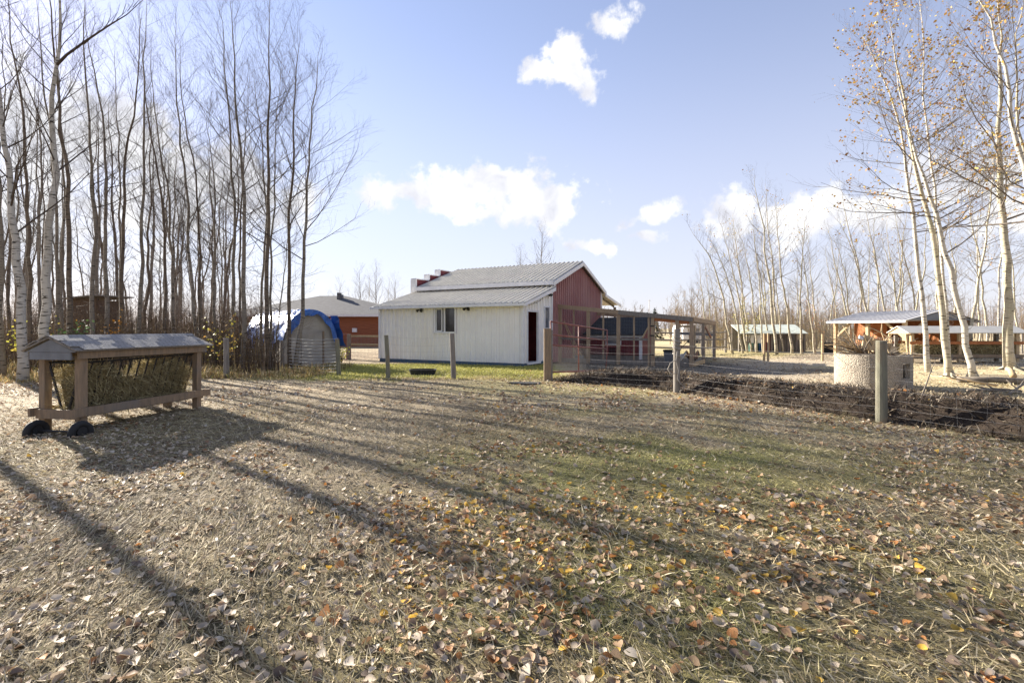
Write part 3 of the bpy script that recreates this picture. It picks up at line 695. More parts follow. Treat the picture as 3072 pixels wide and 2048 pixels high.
for i, (X, d) in enumerate(spots):
    k = i % 5; s = .8 + .35 * rr.random()
    if i < 5: r = VAR[i]; r.location = (X, d, gzf(X, d)); r.rotation_euler = (0, 0, rr.random() * 6); r.scale = (1, 1, s)
    else: r = copy_tree(VAR[k], (X, d, gzf(X, d) - .03), rr.random() * 6.28, (s, s, s * (.9 + .25 * rr.random())), '', 'bare aspens deep in the wood', (rr.gauss(0, .03), rr.gauss(0, .03)))
    r['label'] = 'slim bare aspen deep in the wood behind the front trunks' if i < 62 else 'bare aspen of the wood left of the hay feeder'

# right-hand birches by the fire pit
RIGHT = [
    (16.2, .082, [(2787, 1119), (2781, 1060), (2770, 956), (2757, 819), (2747, 728), (2734, 637), (2720, 540), (2714, 482), (2704, 411), (2686, 339), (2666, 279), (2643, 214), (2618, 168), (2590, 110)], 'cream-barked aspen with sparse yellow leaves, left of the root-flared trunk', .5),
    (14.3, .092, [(2848, 1138), (2841, 1040), (2822, 910), (2811, 819), (2798, 728), (2788, 660), (2775, 591), (2743, 500), (2730, 430), (2722, 339), (2714, 268), (2703, 232), (2685, 150), (2672, 60)], 'cream-barked aspen with flared roots beside the covered hay rack', .5),
    (14.0, .092, [(2918, 1141), (2911, 1100), (2898, 1024), (2880, 933), (2861, 842), (2839, 773), (2820, 691), (2798, 614), (2770, 546), (2752, 470), (2735, 411), (2714, 350), (2695, 280), (2690, 200)], 'strongly leaning white-barked aspen in front of the covered hay rack', .45),
    (17.1, .15, [(3032, 1113), (3025, 1060), (3021, 956), (3021, 819), (3016, 682), (3004, 591), (2998, 500), (2996, 393), (3005, 280), (3000, 120), (2995, -20)], 'stout white-barked aspen with dark bark rings beside the covered hay rack', .4),
    (12.0, .10, [(3170, 1160), (3140, 950), (3105, 700), (3068, 500), (3046, 429), (3036, 339), (3018, 268), (3007, 179), (2989, 107), (2957, 46), (2932, -10), (2905, -80)], 'white-barked aspen leaning in from beyond the yard, forked high up', .55),
    (13.5, .066, [(3230, 1150), (3180, 900), (3110, 600), (3060, 400), (3054, 304), (3054, 214), (3043, 125), (3061, 71), (3070, -40)], 'slim white aspen beside the leaning forked one', .5),
    (18.0, .062, [(2846, 1105), (2843, 1000), (2834, 865), (2815, 700), (2807, 614), (2798, 536), (2787, 429), (2779, 339), (2770, 250), (2766, 125), (2761, 0), (2758, -60)], 'tall thin pale aspen standing behind the root-flared trunk', .35),
    (22.0, .075, [(2903, 1084), (2916, 956), (2934, 865), (2953, 751), (2962, 680), (2975, 560), (2985, 460)], 'pale aspen leaning towards the open field behind the hay rack', .1),
    (24.0, .06, [(2985, 1075), (2995, 950), (3000, 800), (3010, 640), (3020, 500)], 'thin grey aspen behind the stout ringed trunk', .15),
]
for i, (d, r_, pts, lab, lf) in enumerate(RIGHT):
    t = add_tree('aspen_tree', lab, 500 + i, pxpath(d, pts), r_, 'bark_cream' if i % 2 else 'bark_white', 'twig_pale' if i > 6 else 'twig_grey', leaves=lf, crown_from=.40, nprim=28, blen=.28, rise=(8, 48), twigs=1.0, sub=7)
    if i in (1, 2, 3):
        rt = MB()
        for k in range(6):
            a = k * 1.05 + .3; L_ = r_ * (2.6 + 1.6 * random.random())
            rt.tube([(math.cos(a) * r_ * .5, math.sin(a) * r_ * .5, .22), (math.cos(a) * r_ * 1.3, math.sin(a) * r_ * 1.3, .07), (math.cos(a + .2) * L_, math.sin(a + .2) * L_, -.03)], [r_ * .5, r_ * .36, r_ * .12], 6)
        rt.build('root', M['bark_cream'], t, sm=True)
GROUP = [
    (29, .10, [(2198, 1060), (2190, 1010), (2182, 979), (2169, 887), (2150, 828), (2132, 773), (2100, 728), (2068, 682)]),
    (29, .085, [(2230, 1060), (2214, 979), (2196, 887), (2178, 819), (2150, 755), (2120, 700)]),
    (30, .085, [(2243, 1058), (2230, 980), (2219, 910), (2196, 796), (2178, 728), (2160, 660)]),
    (30, .085, [(2271, 1058), (2262, 950), (2256, 870), (2244, 790), (2228, 728), (2214, 690)]),
    (28, .12, [(2330, 1062), (2319, 956), (2310, 842), (2294, 773), (2292, 682), (2273, 614), (2262, 527)]),
    (29, .10, [(2376, 1060), (2360, 910), (2342, 819), (2337, 728), (2328, 637), (2322, 590)]),
    (28, .09, [(2406, 1062), (2401, 910), (2406, 773), (2412, 690), (2416, 645)]),
    (28, .09, [(2447, 1062), (2433, 956), (2424, 887), (2412, 796), (2406, 705)]),
    (27, .08, [(2556, 1066), (2547, 947), (2540, 842), (2524, 773), (2497, 705)]),
    (27, .09, [(2592, 1066), (2588, 947), (2579, 842), (2565, 773), (2542, 714), (2506, 650)]),
    (27, .09, [(2662, 1066), (2656, 933), (2638, 842), (2620, 750), (2606, 682), (2590, 610)]),
    (27, .085, [(2700, 1066), (2693, 933), (2675, 819), (2656, 750), (2638, 696)]),
    (29, .075, [(2290, 1060), (2282, 950), (2278, 850), (2268, 760), (2262, 680)]),
    (30, .07, [(2350, 1058), (2338, 950), (2328, 860), (2316, 780), (2308, 700)]),
    (31, .075, [(2255, 1055), (2240, 960), (2226, 860), (2206, 770), (2194, 700)]),
    (31, .075, [(2310, 1055), (2296, 950), (2286, 860), (2270, 780), (2256, 650)]),
]
grank = {i: k for k, i in enumerate(sorted(range(len(GROUP)), key=lambda i: GROUP[i][2][0][0]))}
for i, (d, r_, pts) in enumerate(GROUP):
    x0 = pts[0][0]; wh = 'before the mint-roofed shed' if x0 < 2500 else 'behind the open animal shelter'
    lab = 'tallest leaning aspen of the clump before the mint-roofed shed' if i == 4 else ('outermost leaning aspen of the clump, nearest the chicken run' if i == 0 else f'thin pale leaning aspen {wh}, {ORD[grank[i]]} from the chicken run')
    add_tree('aspen_tree', lab, 700 + i, pxpath(d, pts), r_ * .72, 'bark_cream', 'twig_grey', group='leaning aspens beyond the yard', leaves=.06, crown_from=.38, nprim=22, blen=.2, rise=(25, 60), sub=6, twigs=.8)
VR = []
for k in range(4):
    hgt = 8.5 + k * .8; rr2 = random.Random(900 + k); x = y = 0; pts = [(0, 0, 0)]
    for j in range(1, 8):
        x += rr2.gauss(-.06, .08); y += rr2.gauss(0, .08); pts.append((x, y, hgt * j / 7))
    VR.append(add_tree('aspen_tree', 'x', 900 + k, pts, .075, 'bark_cream', 'twig_pale', crown_from=.35, nprim=20, sub=5, twigs=.8, blen=.2))
rr = random.Random(8)
RS = [((px - CX) / F * d, d) for px, d in ((2120, 40), (2140, 48), (2235, 38), (2330, 37), (2390, 36), (2480, 35), (2520, 38), (2620, 34), (2680, 36), (2735, 33), (2770, 35), (2810, 33), (2850, 38), (2880, 34), (2940, 36), (2965, 32), (3040, 34), (3060, 40), (2600, 44), (2700, 46), (2450, 46), (2160, 55), (2300, 46), (2640, 40), (2560, 33), (2715, 30))]
for i, (X, d) in enumerate(RS):
    k = i % 4; s = .75 + .45 * rr.random()
    r = VR[i] if i < 4 else copy_tree(VR[k], (0, 0, 0), 0, (1, 1, 1), '', '')
    r.location = (X, d, gzf(X, d) - .03); r.rotation_euler = (rr.gauss(0, .04), rr.gauss(-.06, .05), rr.gauss(0, .6)); r.scale = (s, s, s)
    tag(r, 'slender bare aspen in the sparse wood behind the animal shelter and yard', 'tree', 'bare aspens behind the yard')
# trees beyond the barn
X = (1628 - CX) / F * 46
b0 = add_tree('bare_tree', 'bare spreading treetop showing behind the barn ridge', 950, [(X, 46, 0), (X, 46, 3.5), (X - .2, 46, 7), (X, 46, 10.4)], .12, 'bark_grey', 'twig_grey', crown_from=.3, nprim=34, blen=.3, rise=(30, 60), sub=7)
X = (1560 - CX) / F * 48; copy_tree(b0, (X, 48, -.1), 2, (.85, .85, .85), 'smaller bare treetop beside the one behind the barn ridge', None)
rr = random.Random(14)
for i, (px, d, s) in enumerate(((1050, 60, .72), (1078, 62, .85), (1105, 58, .80), (1130, 63, .9), (1160, 60, .85), (1185, 62, .75), (1870, 55, .48), (1905, 58, .42), (1925, 60, .45), (1760, 80, .6), (2030, 70, .75), (2075, 75, .8), (990, 64, .7), (1020, 66, .75))):
    r = copy_tree(b0 if i % 2 else VR[i % 4], ((px - CX) / F * d, d, -.05), rr.random() * 6, (s,) * 3, 'far bare tree standing beyond the house and barn', 'far bare trees')
# young spruces
def spruce(px, d, h, label):
    p = Vector(((px - CX) / F * d, d, 0)); root = thing('spruce_tree', label, 'tree', p); r = random.Random(px)
    MB().tube([(0, 0, -.1), (0, 0, h)], [.07, .01], 6).build('trunk', M['bark_brown'], root)
    m = MB()
    for i in range(260):
        z = h * (.08 + .9 * r.random()); L_ = (h - z) * .30 + .08; a = r.random() * 6.28; L_ *= .7 + .5 * r.random(); w = .10
        q = (math.cos(a) * L_, math.sin(a) * L_, z - L_ * .35)
        m.poly([(0, 0, z), (q[0] - math.sin(a) * w, q[1] + math.cos(a) * w, q[2] - .05), q, (q[0] * .9 + math.sin(a) * w, q[1] * .9 - math.cos(a) * w, q[2] + .05)])
    m.build('crown', M['spruce'], root)
for px, d, h, lab in ((1942, 58, 3.4, 'young dark spruce behind the chicken run, next to the pole'), (1964, 60, 4.0, 'taller young dark spruce behind the chicken run'), (1078, 70, 5.6, 'small dark spruce top beyond the cedar house roof')):
    spruce(px, d, h, lab)

# far masses of bare wood
def far_wood(name, label, seed, n, area, hmin, hmax, twig, cols, wid=.03):
    g = np.random.default_rng(seed); X, Y = area(g, n); hh = hmin + (hmax - hmin) * g.random(n) ** 1.3
    V = []; T = []; C = []; c = 0
    z0 = gz(X, Y) - .05
    def add(a, b, w):
        nonlocal c
        m = len(a); side = np.stack([np.ones(m), g.normal(0, .35, m), np.zeros(m)], -1) * w[:, None] * .5
        V.append(np.stack([a - side, a + side, b], 1).reshape(-1, 3)); T.append(np.arange(m * 3).reshape(-1, 3) + c); c += m * 3
        k = np.array(cols)[g.integers(0, len(cols), m)] * (.7 + .6 * g.random((m, 1))); C.append(np.repeat(k, 3, 0))
    base = np.stack([X, Y, z0], -1); top = base + np.stack([g.normal(-.03, .07, n) * hh, g.normal(0, .05, n) * hh, hh], -1)
    add(base, top, wid * 2 * (.6 + .9 * g.random(n)))
    for k in range(twig):
        f = .18 + .8 * g.random(n); a = base + (top - base) * f[:, None]; L_ = hh * (.34 - .22 * f) * (.5 + g.random(n)); az = g.random(n) * 6.28; el = R(15) + R(50) * g.random(n)
        b = a + np.stack([np.cos(az) * np.cos(el), np.sin(az) * np.cos(el), np.sin(el)], -1) * L_[:, None]
        add(a, b, np.full(n, wid * .9))
        a2 = a + (b - a) * .5; b2 = b + g.normal(0, .16, (n, 3)) * L_[:, None] * 1.5; add(a2, b2, np.full(n, wid * .65))
    o = np_mesh(name, np.concatenate(V), np.concatenate(T), np.concatenate(C), M['farwood'], kind='stuff'); tag(o, label, 'woods'); return o
def wedge(p0, p1, d0, d1):
    def f(g, n):
        d = d0 + (d1 - d0) * g.random(n); px = p0 + (p1 - p0) * g.random(n); return (px - CX) / F * d, d
    return f
BR = [(.16, .12, .09), (.12, .09, .07), (.21, .17, .13), (.26, .21, .16)]
far_wood('thicket', 'tangle of thin bare saplings filling the wood behind the trunks', 1, 620, wedge(-100, 790, 22, 38), 1.6, 5.2, 12, [(.22, .17, .13), (.17, .13, .10), (.28, .23, .18)], .022)
far_wood('undergrowth', 'low twiggy brush along the wood floor behind the fence', 2, 2600, wedge(-250, 840, 15.5, 25), .5, 2.3, 10, [(.15, .105, .065), (.10, .07, .045), (.22, .16, .08), (.075, .055, .042)], .017)
far_wood('distant_wood', 'distant mass of bare wood along the horizon beyond the yard', 3, 1100, wedge(2010, 3400, 46, 95), 2.6, 6.5, 12, [(.40, .33, .26), (.33, .27, .21), (.48, .41, .33), (.42, .32, .21)], .05)
far_wood('distant_treeline', 'thin faraway treeline low on the horizon', 4, 900, wedge(-500, 2100, 95, 150), 3.0, 7.0, 12, [(.24, .20, .17), (.20, .165, .14), (.30, .25, .21)], .12)
far_wood('brush_thicket', 'low grey brush behind the leaning aspens and rail fence', 6, 600, wedge(2120, 2560, 33, 43), 1.0, 3.2, 12, [(.34, .29, .23), (.27, .225, .175), (.40, .33, .18)], .026)
# leafy shrubs that still hold yellow leaves
def shrub(px, py, d, h, n, label, cols):
    p = at(px, py, d); gzv = gzf(p.x, p.y); root = thing('shrub', label, 'shrub', (p.x, p.y, gzv)); r = random.Random(px); st = MB(); pts = []
    for i in range(9):
        a = r.random() * 6.28; L_ = h * (.6 + .5 * r.random()); q = (math.cos(a) * L_ * .35, math.sin(a) * L_ * .35, L_)
        st.tube([(0, 0, -.05), (q[0] * .4, q[1] * .4, L_ * .5), q], [.012, .009, .004], 4)
        for k in range(n // 9): 
            f = .35 + .65 * r.random(); pts.append((q[0] * f + r.gauss(0, .09), q[1] * f + r.gauss(0, .09), L_ * f + r.gauss(0, .07)))
    st.build('stem', M['twig_dark'], root); V, Fc, C = leaf_cloud(pts, px, cols, .07); np_mesh('leaves', V, Fc, C, M['leaf'], root, kind='stuff')
YL = [(.55, .48, .07), (.60, .42, .08), (.45, .42, .08), (.58, .34, .10)]
shrub(672, 1010, 15.4, 1.75, 120, 'small shrub with yellow leaves beside the grey fence post', YL)
shrub(640, 1010, 16.5, 1.6, 80, 'thin yellow-leaved shrub behind the fence post', YL)
shrub(95, 1010, 14.8, 1.9, 90, 'yellow-green shrub between the two white birches', [(.45, .44, .07), (.52, .42, .08)])
shrub(305, 1000, 17, 1.9, 130, 'orange-leaved shrub in the wood behind the feeder roof', [(.55, .27, .04), (.50, .22, .03)])
shrub(1025, 1085, 21, .8, 160, 'low yellow-green weed beside the red wire gate', [(.45, .46, .09), (.52, .45, .12)])
shrub(2238, 1030, 31, 3.6, 330, 'tall yellow-green shrub by the weathered rail fence', [(.42, .40, .10), (.48, .40, .12)])
shrub(2470, 930, 40, 4.0, 260, 'rusty-leaved bush at the edge of the far wood', [(.55, .25, .09), (.50, .22, .07)])
shrub(240, 1020, 14.6, 1.5, 260, 'dark green low conifer bush behind the feeder roof', [(.05, .09, .035), (.07, .11, .04)])

# ------------------------------------------------------------------ barn (local x along the white front, local y into the depth)
BO = Vector((.40, 18.4, 0)); BR_Z = math.atan2(-.48, .877)
bu = Vector((.877, -.48, 0)); bv = Vector((.48, .877, 0))
def W(u, v, z=0): return BO + bu * u + bv * v + Vector((0, 0, z))
barn = thing('barn', 'small red and white metal barn with a white lean-to and stepped false front', 'barn', BO, BR_Z)
def ribbed(name, mat_, parent, org, du, dn, width, zb, zt, rib=.225, depth=.05, up=(0, 0, 1)):
    """a sheet with trapezoid ribs: org + du*s + up*z, ribs proud along dn; zb, zt functions of s"""
    org, du, dn, up = Vector(org), Vector(du), Vector(dn), Vector(up); m = MB(); prof = []
    s = 0
    while s < width - 1e-6:
        for a, h in ((0, 0), (rib - .07, 0), (rib - .055, depth), (rib - .025, depth), (rib - .01, 0)):
            if s + a < width: prof.append((s + a, h))
        s += rib
    prof.append((width, 0))
    top = []
    for (a, h) in prof:
        p = org + du * a + dn * h; top.append((p + up * zb(a), p + up * zt(a)))
    for i in range(len(top) - 1):
        m.quad(top[i][0], top[i + 1][0], top[i + 1][1], top[i][1])
    # a back face set 6 mm behind gives the sheet a thickness
    for a, b in ((top[0], top[-1]),):
        o = dn * -.006
        if abs(zt(0) - zt(width)) < 1e-6 and abs(zb(0) - zb(width)) < 1e-6: m.quad(b[0] + o, a[0] + o, a[1] + o, b[1] + o)
    return m.build(name, mat_, parent)
def const(v): return lambda s: v
LW_, LD, MD, EAVE, TOPW, ME, RDG = 7.0, 2.5, 8.87, 2.40, 3.12, 3.40, 4.52
# white front of the lean-to: sheets left and right of the window, above and below it
for (a, b) in ((-7, -6.1), (-6.1, -5.2), (-5.2, -4.06), (-2.94, -2.0), (-2.0, -1.0), (-1.0, 0)):
    ribbed('wall_panel', M['white'], barn, (a + .003, 0, 0), (1, 0, 0), (0, -1, 0), b - a - .006, const(.16), const(EAVE))
ribbed('wall_panel', M['white'], barn, (-4.057, 0, 0), (1, 0, 0), (0, -1, 0), 1.114, const(.16), const(1.25))
ribbed('wall_panel', M['white'], barn, (-4.057, 0, 0), (1, 0, 0), (0, -1, 0), 1.114, const(2.34), const(EAVE))
def slope(y): return EAVE + (TOPW - EAVE) * y / LD
# side of the lean-to with door and narrow window
for (a, b, z0, z1) in ((0, .32, .16, None), (.32, 1.28, 2.10, None), (1.28, 1.80, .16, None), (1.80, 2.32, .16, 1.42), (1.80, 2.32, 2.34, None), (2.32, 2.5, .16, None)):
    ribbed('wall_panel', M['white'], barn, (0, a, 0), (0, 1, 0), (1, 0, 0), b - a - .004, const(z0), (lambda s, a=a: slope(a + s) - .02) if z1 is None else const(z1))
MB().box(-7.0, -.01, -.03, .06, -.15, .155).build('foundation', M['found'], barn)
MB().box(-.05, .035, -.03, 2.5, -.15, .155).build('foundation', M['found'], barn)
MB().box(-.045, .05, -.05, .045, .157, EAVE).build('corner_trim', M['trim'], barn)
MB().box(-7.05, -6.94, -.05, .04, .157, EAVE).build('corner_trim', M['trim'], barn)
# window
wd = MB().box(-4.05, -2.95, -.06, .05, 2.26, 2.335).box(-4.05, -2.95, -.07, .05, 1.255, 1.32).box(-4.05, -3.98, -.06, .05, 1.32, 2.26).box(-3.02, -2.95, -.06, .05, 1.32, 2.26).box(-3.56, -3.50, -.045, .03, 1.32, 2.26).build('window', M['trim'], barn)
MB().box(-3.5, -3.02, .0, .012, 1.32, 2.26).build('pane', M['glass'], wd)
MB().box(-3.98, -3.56, .0, .012, 1.32, 2.26).build('pane', M['glass'], wd); MB().box(-3.93, -3.68, -.012, -.004, 1.37, 2.21).build('pane', M['glass'], wd)
MB().box(-3.965, -3.93, -.035, -.002, 1.335, 2.245).box(-3.68, -3.64, -.035, -.002, 1.335, 2.245).box(-3.93, -3.68, -.035, -.002, 1.335, 1.37).box(-3.93, -3.68, -.035, -.002, 2.21, 2.245).build('sash', M['trim'], wd)
# door opening
dr = MB().box(-.04, .05, .28, .34, .16, 2.15).box(-.04, .05, 1.22, 1.29, .16, 2.15).box(-.04, .05, .34, 1.22, 2.08, 2.15).build('door_frame', M['trim'], barn)
MB().box(-.30, .10, .25, 1.35, .10, .17).build('sill', M['trim'], dr)
w2 = MB().box(-.02, .055, 1.80, 1.85, 1.42, 2.34).box(-.02, .055, 2.27, 2.32, 1.42, 2.34).box(-.02, .055, 1.85, 2.27, 2.29, 2.34).box(-.02, .055, 1.85, 2.27, 1.42, 1.47).build('window', M['trim'], barn)
MB().box(.0, .012, 1.85, 2.27, 1.47, 2.29).build('pane', M['greyglass'], w2)
# dark inside of the lean-to
MB().quad((-6.9, 2.42, .1), (-.1, 2.42, .1), (-.1, 2.42, 3.0), (-6.9, 2.42, 3.0)).quad((-6.9, .1, .12), (-.06, .1, .12), (-.06, 2.4, .12), (-6.9, 2.4, .12)).quad((-2.0, .1, .1), (-2.0, 2.4, .1), (-2.0, 2.4, 3.0), (-2.0, .1, 2.35)).build('inner_wall', M['darkred'], barn)
# lean-to roof sheets, ribs down the slope
sl = Vector((0, LD + .30, TOPW - EAVE + .10)); sln = sl.length; slu = sl.normalized(); nrm = Vector((1, 0, 0)).cross(slu).normalized()
for i in range(8):
    a = -7.25 + i * .9375
    ribbed('roof_panel', M['roofm'], barn, (a + .002, -.30, EAVE - .04), (1, 0, 0), nrm, .9335, const(0), const(sln), rib=.2334, depth=.05, up=slu)
MB().box(-7.25, .25, -.36, -.303, EAVE - .13, EAVE - .035).build('gutter', M['trim'], barn)
MB().box(-7.22, .2, -.30, .0, EAVE - .125, EAVE - .10).build('soffit', M['trim'], barn)
MB().prism([(.20, -.33, EAVE - .15), (.20, -.33, EAVE - .05), (.20, 2.47, TOPW + .02), (.20, 2.47, TOPW - .13)], (.05, 0, 0)).build('rake_trim', M['trim'], barn)
MB().prism([(-7.30, -.33, EAVE - .15), (-7.30, -.33, EAVE - .05), (-7.30, 2.47, TOPW + .02), (-7.30, 2.47, TOPW - .13)], (.048, 0, 0)).build('rake_trim', M['trim'], barn)
# main barn walls: red gable in sheets that follow the roof line
mid = (LD + MD) / 2
def gab(y): return ME + (RDG - ME) * (1 - abs(y - mid) / (mid - LD)) - .06
for i in range(7):
    a = LD + i * .91
    ribbed('gable_panel', M['red'], barn, (0, a + .002, 0), (0, 1, 0), (1, 0, 0), .906, const(.05), lambda s, a=a: gab(a + s), rib=.226)
MB().box(-7, 0, LD + .02, LD + .06, 3.0, ME).build('wall_panel', M['trim'], barn)
MB().box(-7, -.02, MD - .06, MD, .0, ME - .05).build('wall_panel', M['red'], barn)
MB().box(-.03, .06, LD - .02, LD + .07, .16, ME - .02).build('corner_trim', M['trim'], barn)
MB().box(-.03, .06, MD - .08, MD + .03, .05, ME - .02).build('corner_trim', M['trim'], barn)
for sgn, y0 in ((1, LD - .18), (-1, MD + .18)):
    v = Vector((0, mid - y0, RDG - ME + .07)); vn = v.normalized(); nr = Vector((1, 0, 0)).cross(vn).normalized(); nr = nr if nr.z > 0 else -nr
    for i in range(8):
        a = -7.0 + i * .9
        ribbed('roof_panel', M['roofm'], barn, (a + .002, y0, ME - .07 + .05), (1, 0, 0), nr, .896, const(0), const(v.length), rib=.224, depth=.05, up=vn)
    MB().prism([(.2, y0, ME - .20), (.2, y0, ME - .03), (.2, mid, RDG + .02), (.2, mid, RDG - .15)], (.05, 0, 0)).build('rake_trim', M['trim'], barn)
    MB().box(-7, .2, y0 - .05 * (1 if sgn > 0 else 0), y0 + .05 * (0 if sgn > 0 else 1), ME - .17, ME + .0).build('fascia', M['trim'], barn)
MB().prism([(-7, mid - .18, RDG - .03), (-7, mid, RDG + .06), (-7, mid + .18, RDG - .03), (-7, mid, RDG + .045)], (7.2, 0, 0)).build('ridge_cap', M['roofm'], barn)
# stepped false front at the far end
pf = MB()
for a, b, z in ((LD - .05, 3.49, 3.80), (3.49, 4.36, 4.09), (4.36, 7.0, 4.42), (7.0, 7.87, 4.09), (7.87, MD + .05, 3.80)):
    pf.box(-7.30, -7.03, a + .002, b - .002, 0, z)
par = pf.build('false_front', M['darkred'], barn)
for a, b, z in ((LD - .07, 3.42, 3.80), (3.42, 4.29, 4.09), (4.29, 7.07, 4.42), (7.07, 7.94, 4.09), (7.94, MD + .07, 3.80)):
    MB().box(-7.33, -7.005, a, b, z + .003, z + .05).build('cap', M['trim'], par)
for a, z0, z1 in ((LD - .09, 2.9, 3.80), (3.41, 3.855, 4.09), (4.28, 4.145, 4.42)):
    MB().box(-7.33, -7.005, a, a + .075, z0, z1).build('cap', M['trim'], par)
# open lean-to on the far side
v = Vector((0, 11.7 - MD, 2.80 - 3.30)); vn = v.normalized(); nr = Vector((-1, 0, 0)).cross(vn).normalized(); nr = nr if nr.z > 0 else -nr
for i in range(4):
    ribbed('roof_panel', M['roofm'], barn, (-7 + i * 1.8, MD + .02, 3.28), (1, 0, 0), nr, 1.795, const(0), const(v.length), rib=.225, depth=.03, up=vn)
MB().prism([(.2, MD + .05, 3.12), (.2, MD + .05, 3.26), (.2, 11.75, 2.80), (.2, 11.75, 2.66)], (.05, 0, 0)).build('rake_trim', M['trim'], barn)
for i in range(8): MB().beam((-6.8 + i * .95, MD, 3.17), (-6.8 + i * .95, 11.6, 2.70), .05, .12).build('rafter', M['greywood'], barn)
for u in (-6.8, -3.4, -.05): MB().box(u - .06, u + .06, 11.4, 11.52, -.1, 2.66).build('post', M['greywood'], barn)
def flood(u, y, z, nrm):
    m = MB(); n = Vector(nrm); t = Vector((0, 0, 1)).cross(n)
    b = Vector((u, y, z)); m.beam(b, b + n * .06, .10, .10)
    o = m.build('floodlight', M['black'], barn)
    for s in (-1, 1):
        c = b + n * .07 + t * .07 * s; h = MB(); d = (n * .8 + t * .35 * s + Vector((0, 0, -.45))).normalized()
        h.tube([c, c + d * .06, c + d * .12, c + d * .125], [.025, .04, .062, .05], 10); h.build('lamp_head', M['greywood'] if False else M['black'], o, sm=True)
    return o
flood(-4.70, -.02, 2.22, (0, -1, 0)); flood(-2.39, -.02, 2.24, (0, -1, 0)); flood(.02, 2.12, 2.84, (1, 0, 0))
cb = MB(); cb.tube([(.03, .05, 2.32), (.035, .6, 2.36), (.035, 1.2, 2.47), (.035, 1.8, 2.72), (.035, 2.1, 2.84)], .008, 5); cb.build('cable', M['black'], barn)

# ------------------------------------------------------------------ chicken run (same axes as the barn)
def runz(u): return 2.46 - .60 * u / 5.41
run = thing('chicken_run', 'timber and wire chicken run built against the red barn gable', 'chicken run', BO, BR_Z)
V0 = 3.2
cor = [(5.41, V0), (5.5, 5.6), (5.65, 7.9)]
for u in (.1, 1.37, 2.63, 3.84, 3.99, 4.9, 5.41):
    w = .13 if u != 3.84 else .07
    MB().box(u - w / 2, u + w / 2, V0 - .055, V0 + .055, -.2, runz(u) - .004).build('post', M['wood'], run)
for (u, v) in cor[1:] + [(2.6, 7.9), (4.1, 7.9)]:
    MB().box(u - .06, u + .06, v - .06, v + .06, -.2, 1.86 - (v - V0) * .026).build('post', M['wood'], run)
M['runwood'] = mat('pale_run_lumber', (.37, .275, .18), (.27, .20, .135), scale=3, stretch=(8, 8, 1), rough=.8, bump=.3)  # paler lumber tone for the run timbers
def rail(p, q, w=.045, h=.17, m='runwood'): return MB().beam(p, q, w, h).build('rail', M[m], run)
for ch in run.children: ch.data.materials[0] = M['runwood']
for a_, b_ in ((.16, 1.30), (1.44, 2.56), (2.70, 3.79)): rail((a_, V0 + .02, 1.02), (b_, V0 + .02, 1.02), .04, .09, 'greywood')
for u_ in (.72, 2.0, 3.25): MB().box(u_ - .03, u_ + .03, V0 + .0, V0 + .05, .2, runz(u_) - .16).build('stud', M['runwood'], run)
for k_ in range(5): u_ = .9 + k_ * 1.0; MB().beam((u_, V0 + .06, runz(u_) - .06), (u_, 7.85, runz(u_) - .14), .04, .09).build('rafter', M['runwood'], run)
rail((.05, V0 - .07, runz(.05) - .07), (2.65, V0 - .07, runz(2.65) - .07)); rail((2.655, V0 - .07, runz(2.65) - .07), (5.46, V0 - .07, runz(5.46) - .07), m='greywood')
rail((5.47, V0, 1.79), (5.56, 5.6, 1.75)); rail((5.56, 5.605, 1.75), (5.71, 7.9, 1.69)); rail((.1, 7.96, 2.2), (5.6, 7.96, 1.68))
rail((4.03, V0 - .01, 1.82), (4.86, V0 - .01, 1.74), .05, .16, 'orangewood')          # header over the run door
rail((4.95, V0 + .0, 1.70), (5.36, V0 + .0, 1.66), .05, .13, 'orangewood')
rail((4.04, 7.85, 1.22), (5.6, 7.85, 1.16), .05, .10, 'greypaint'); rail((4.04, V0 + .06, .12), (5.36, V0 + .06, .12), .05, .16, 'greywood'); rail((5.43, V0 + .1, .1), (5.56, 5.5, .1), .05, .16, 'palewood')
rail((.15, V0 + .06, .12), (3.8, V0 + .06, .12), .05, .16, 'greywood'); rail((4.04, 7.83, .62), (4.9, 7.83, .62), .04, .08, 'darkred')
MB().beam((4.08, V0 + .02, 1.66), (4.35, V0 + .02, 1.15), .05, .06).build('brace', M['palewood'], run)
MB().beam((5.5, 5.65, 1.62), (5.62, 7.0, 1.05), .05, .07).build('brace', M['orangewood'], run)
MB().beam((3.80, V0 + .03, 1.5), (3.55, V0 + .03, 1.02), .04, .05).build('brace', M['palewood'], run)
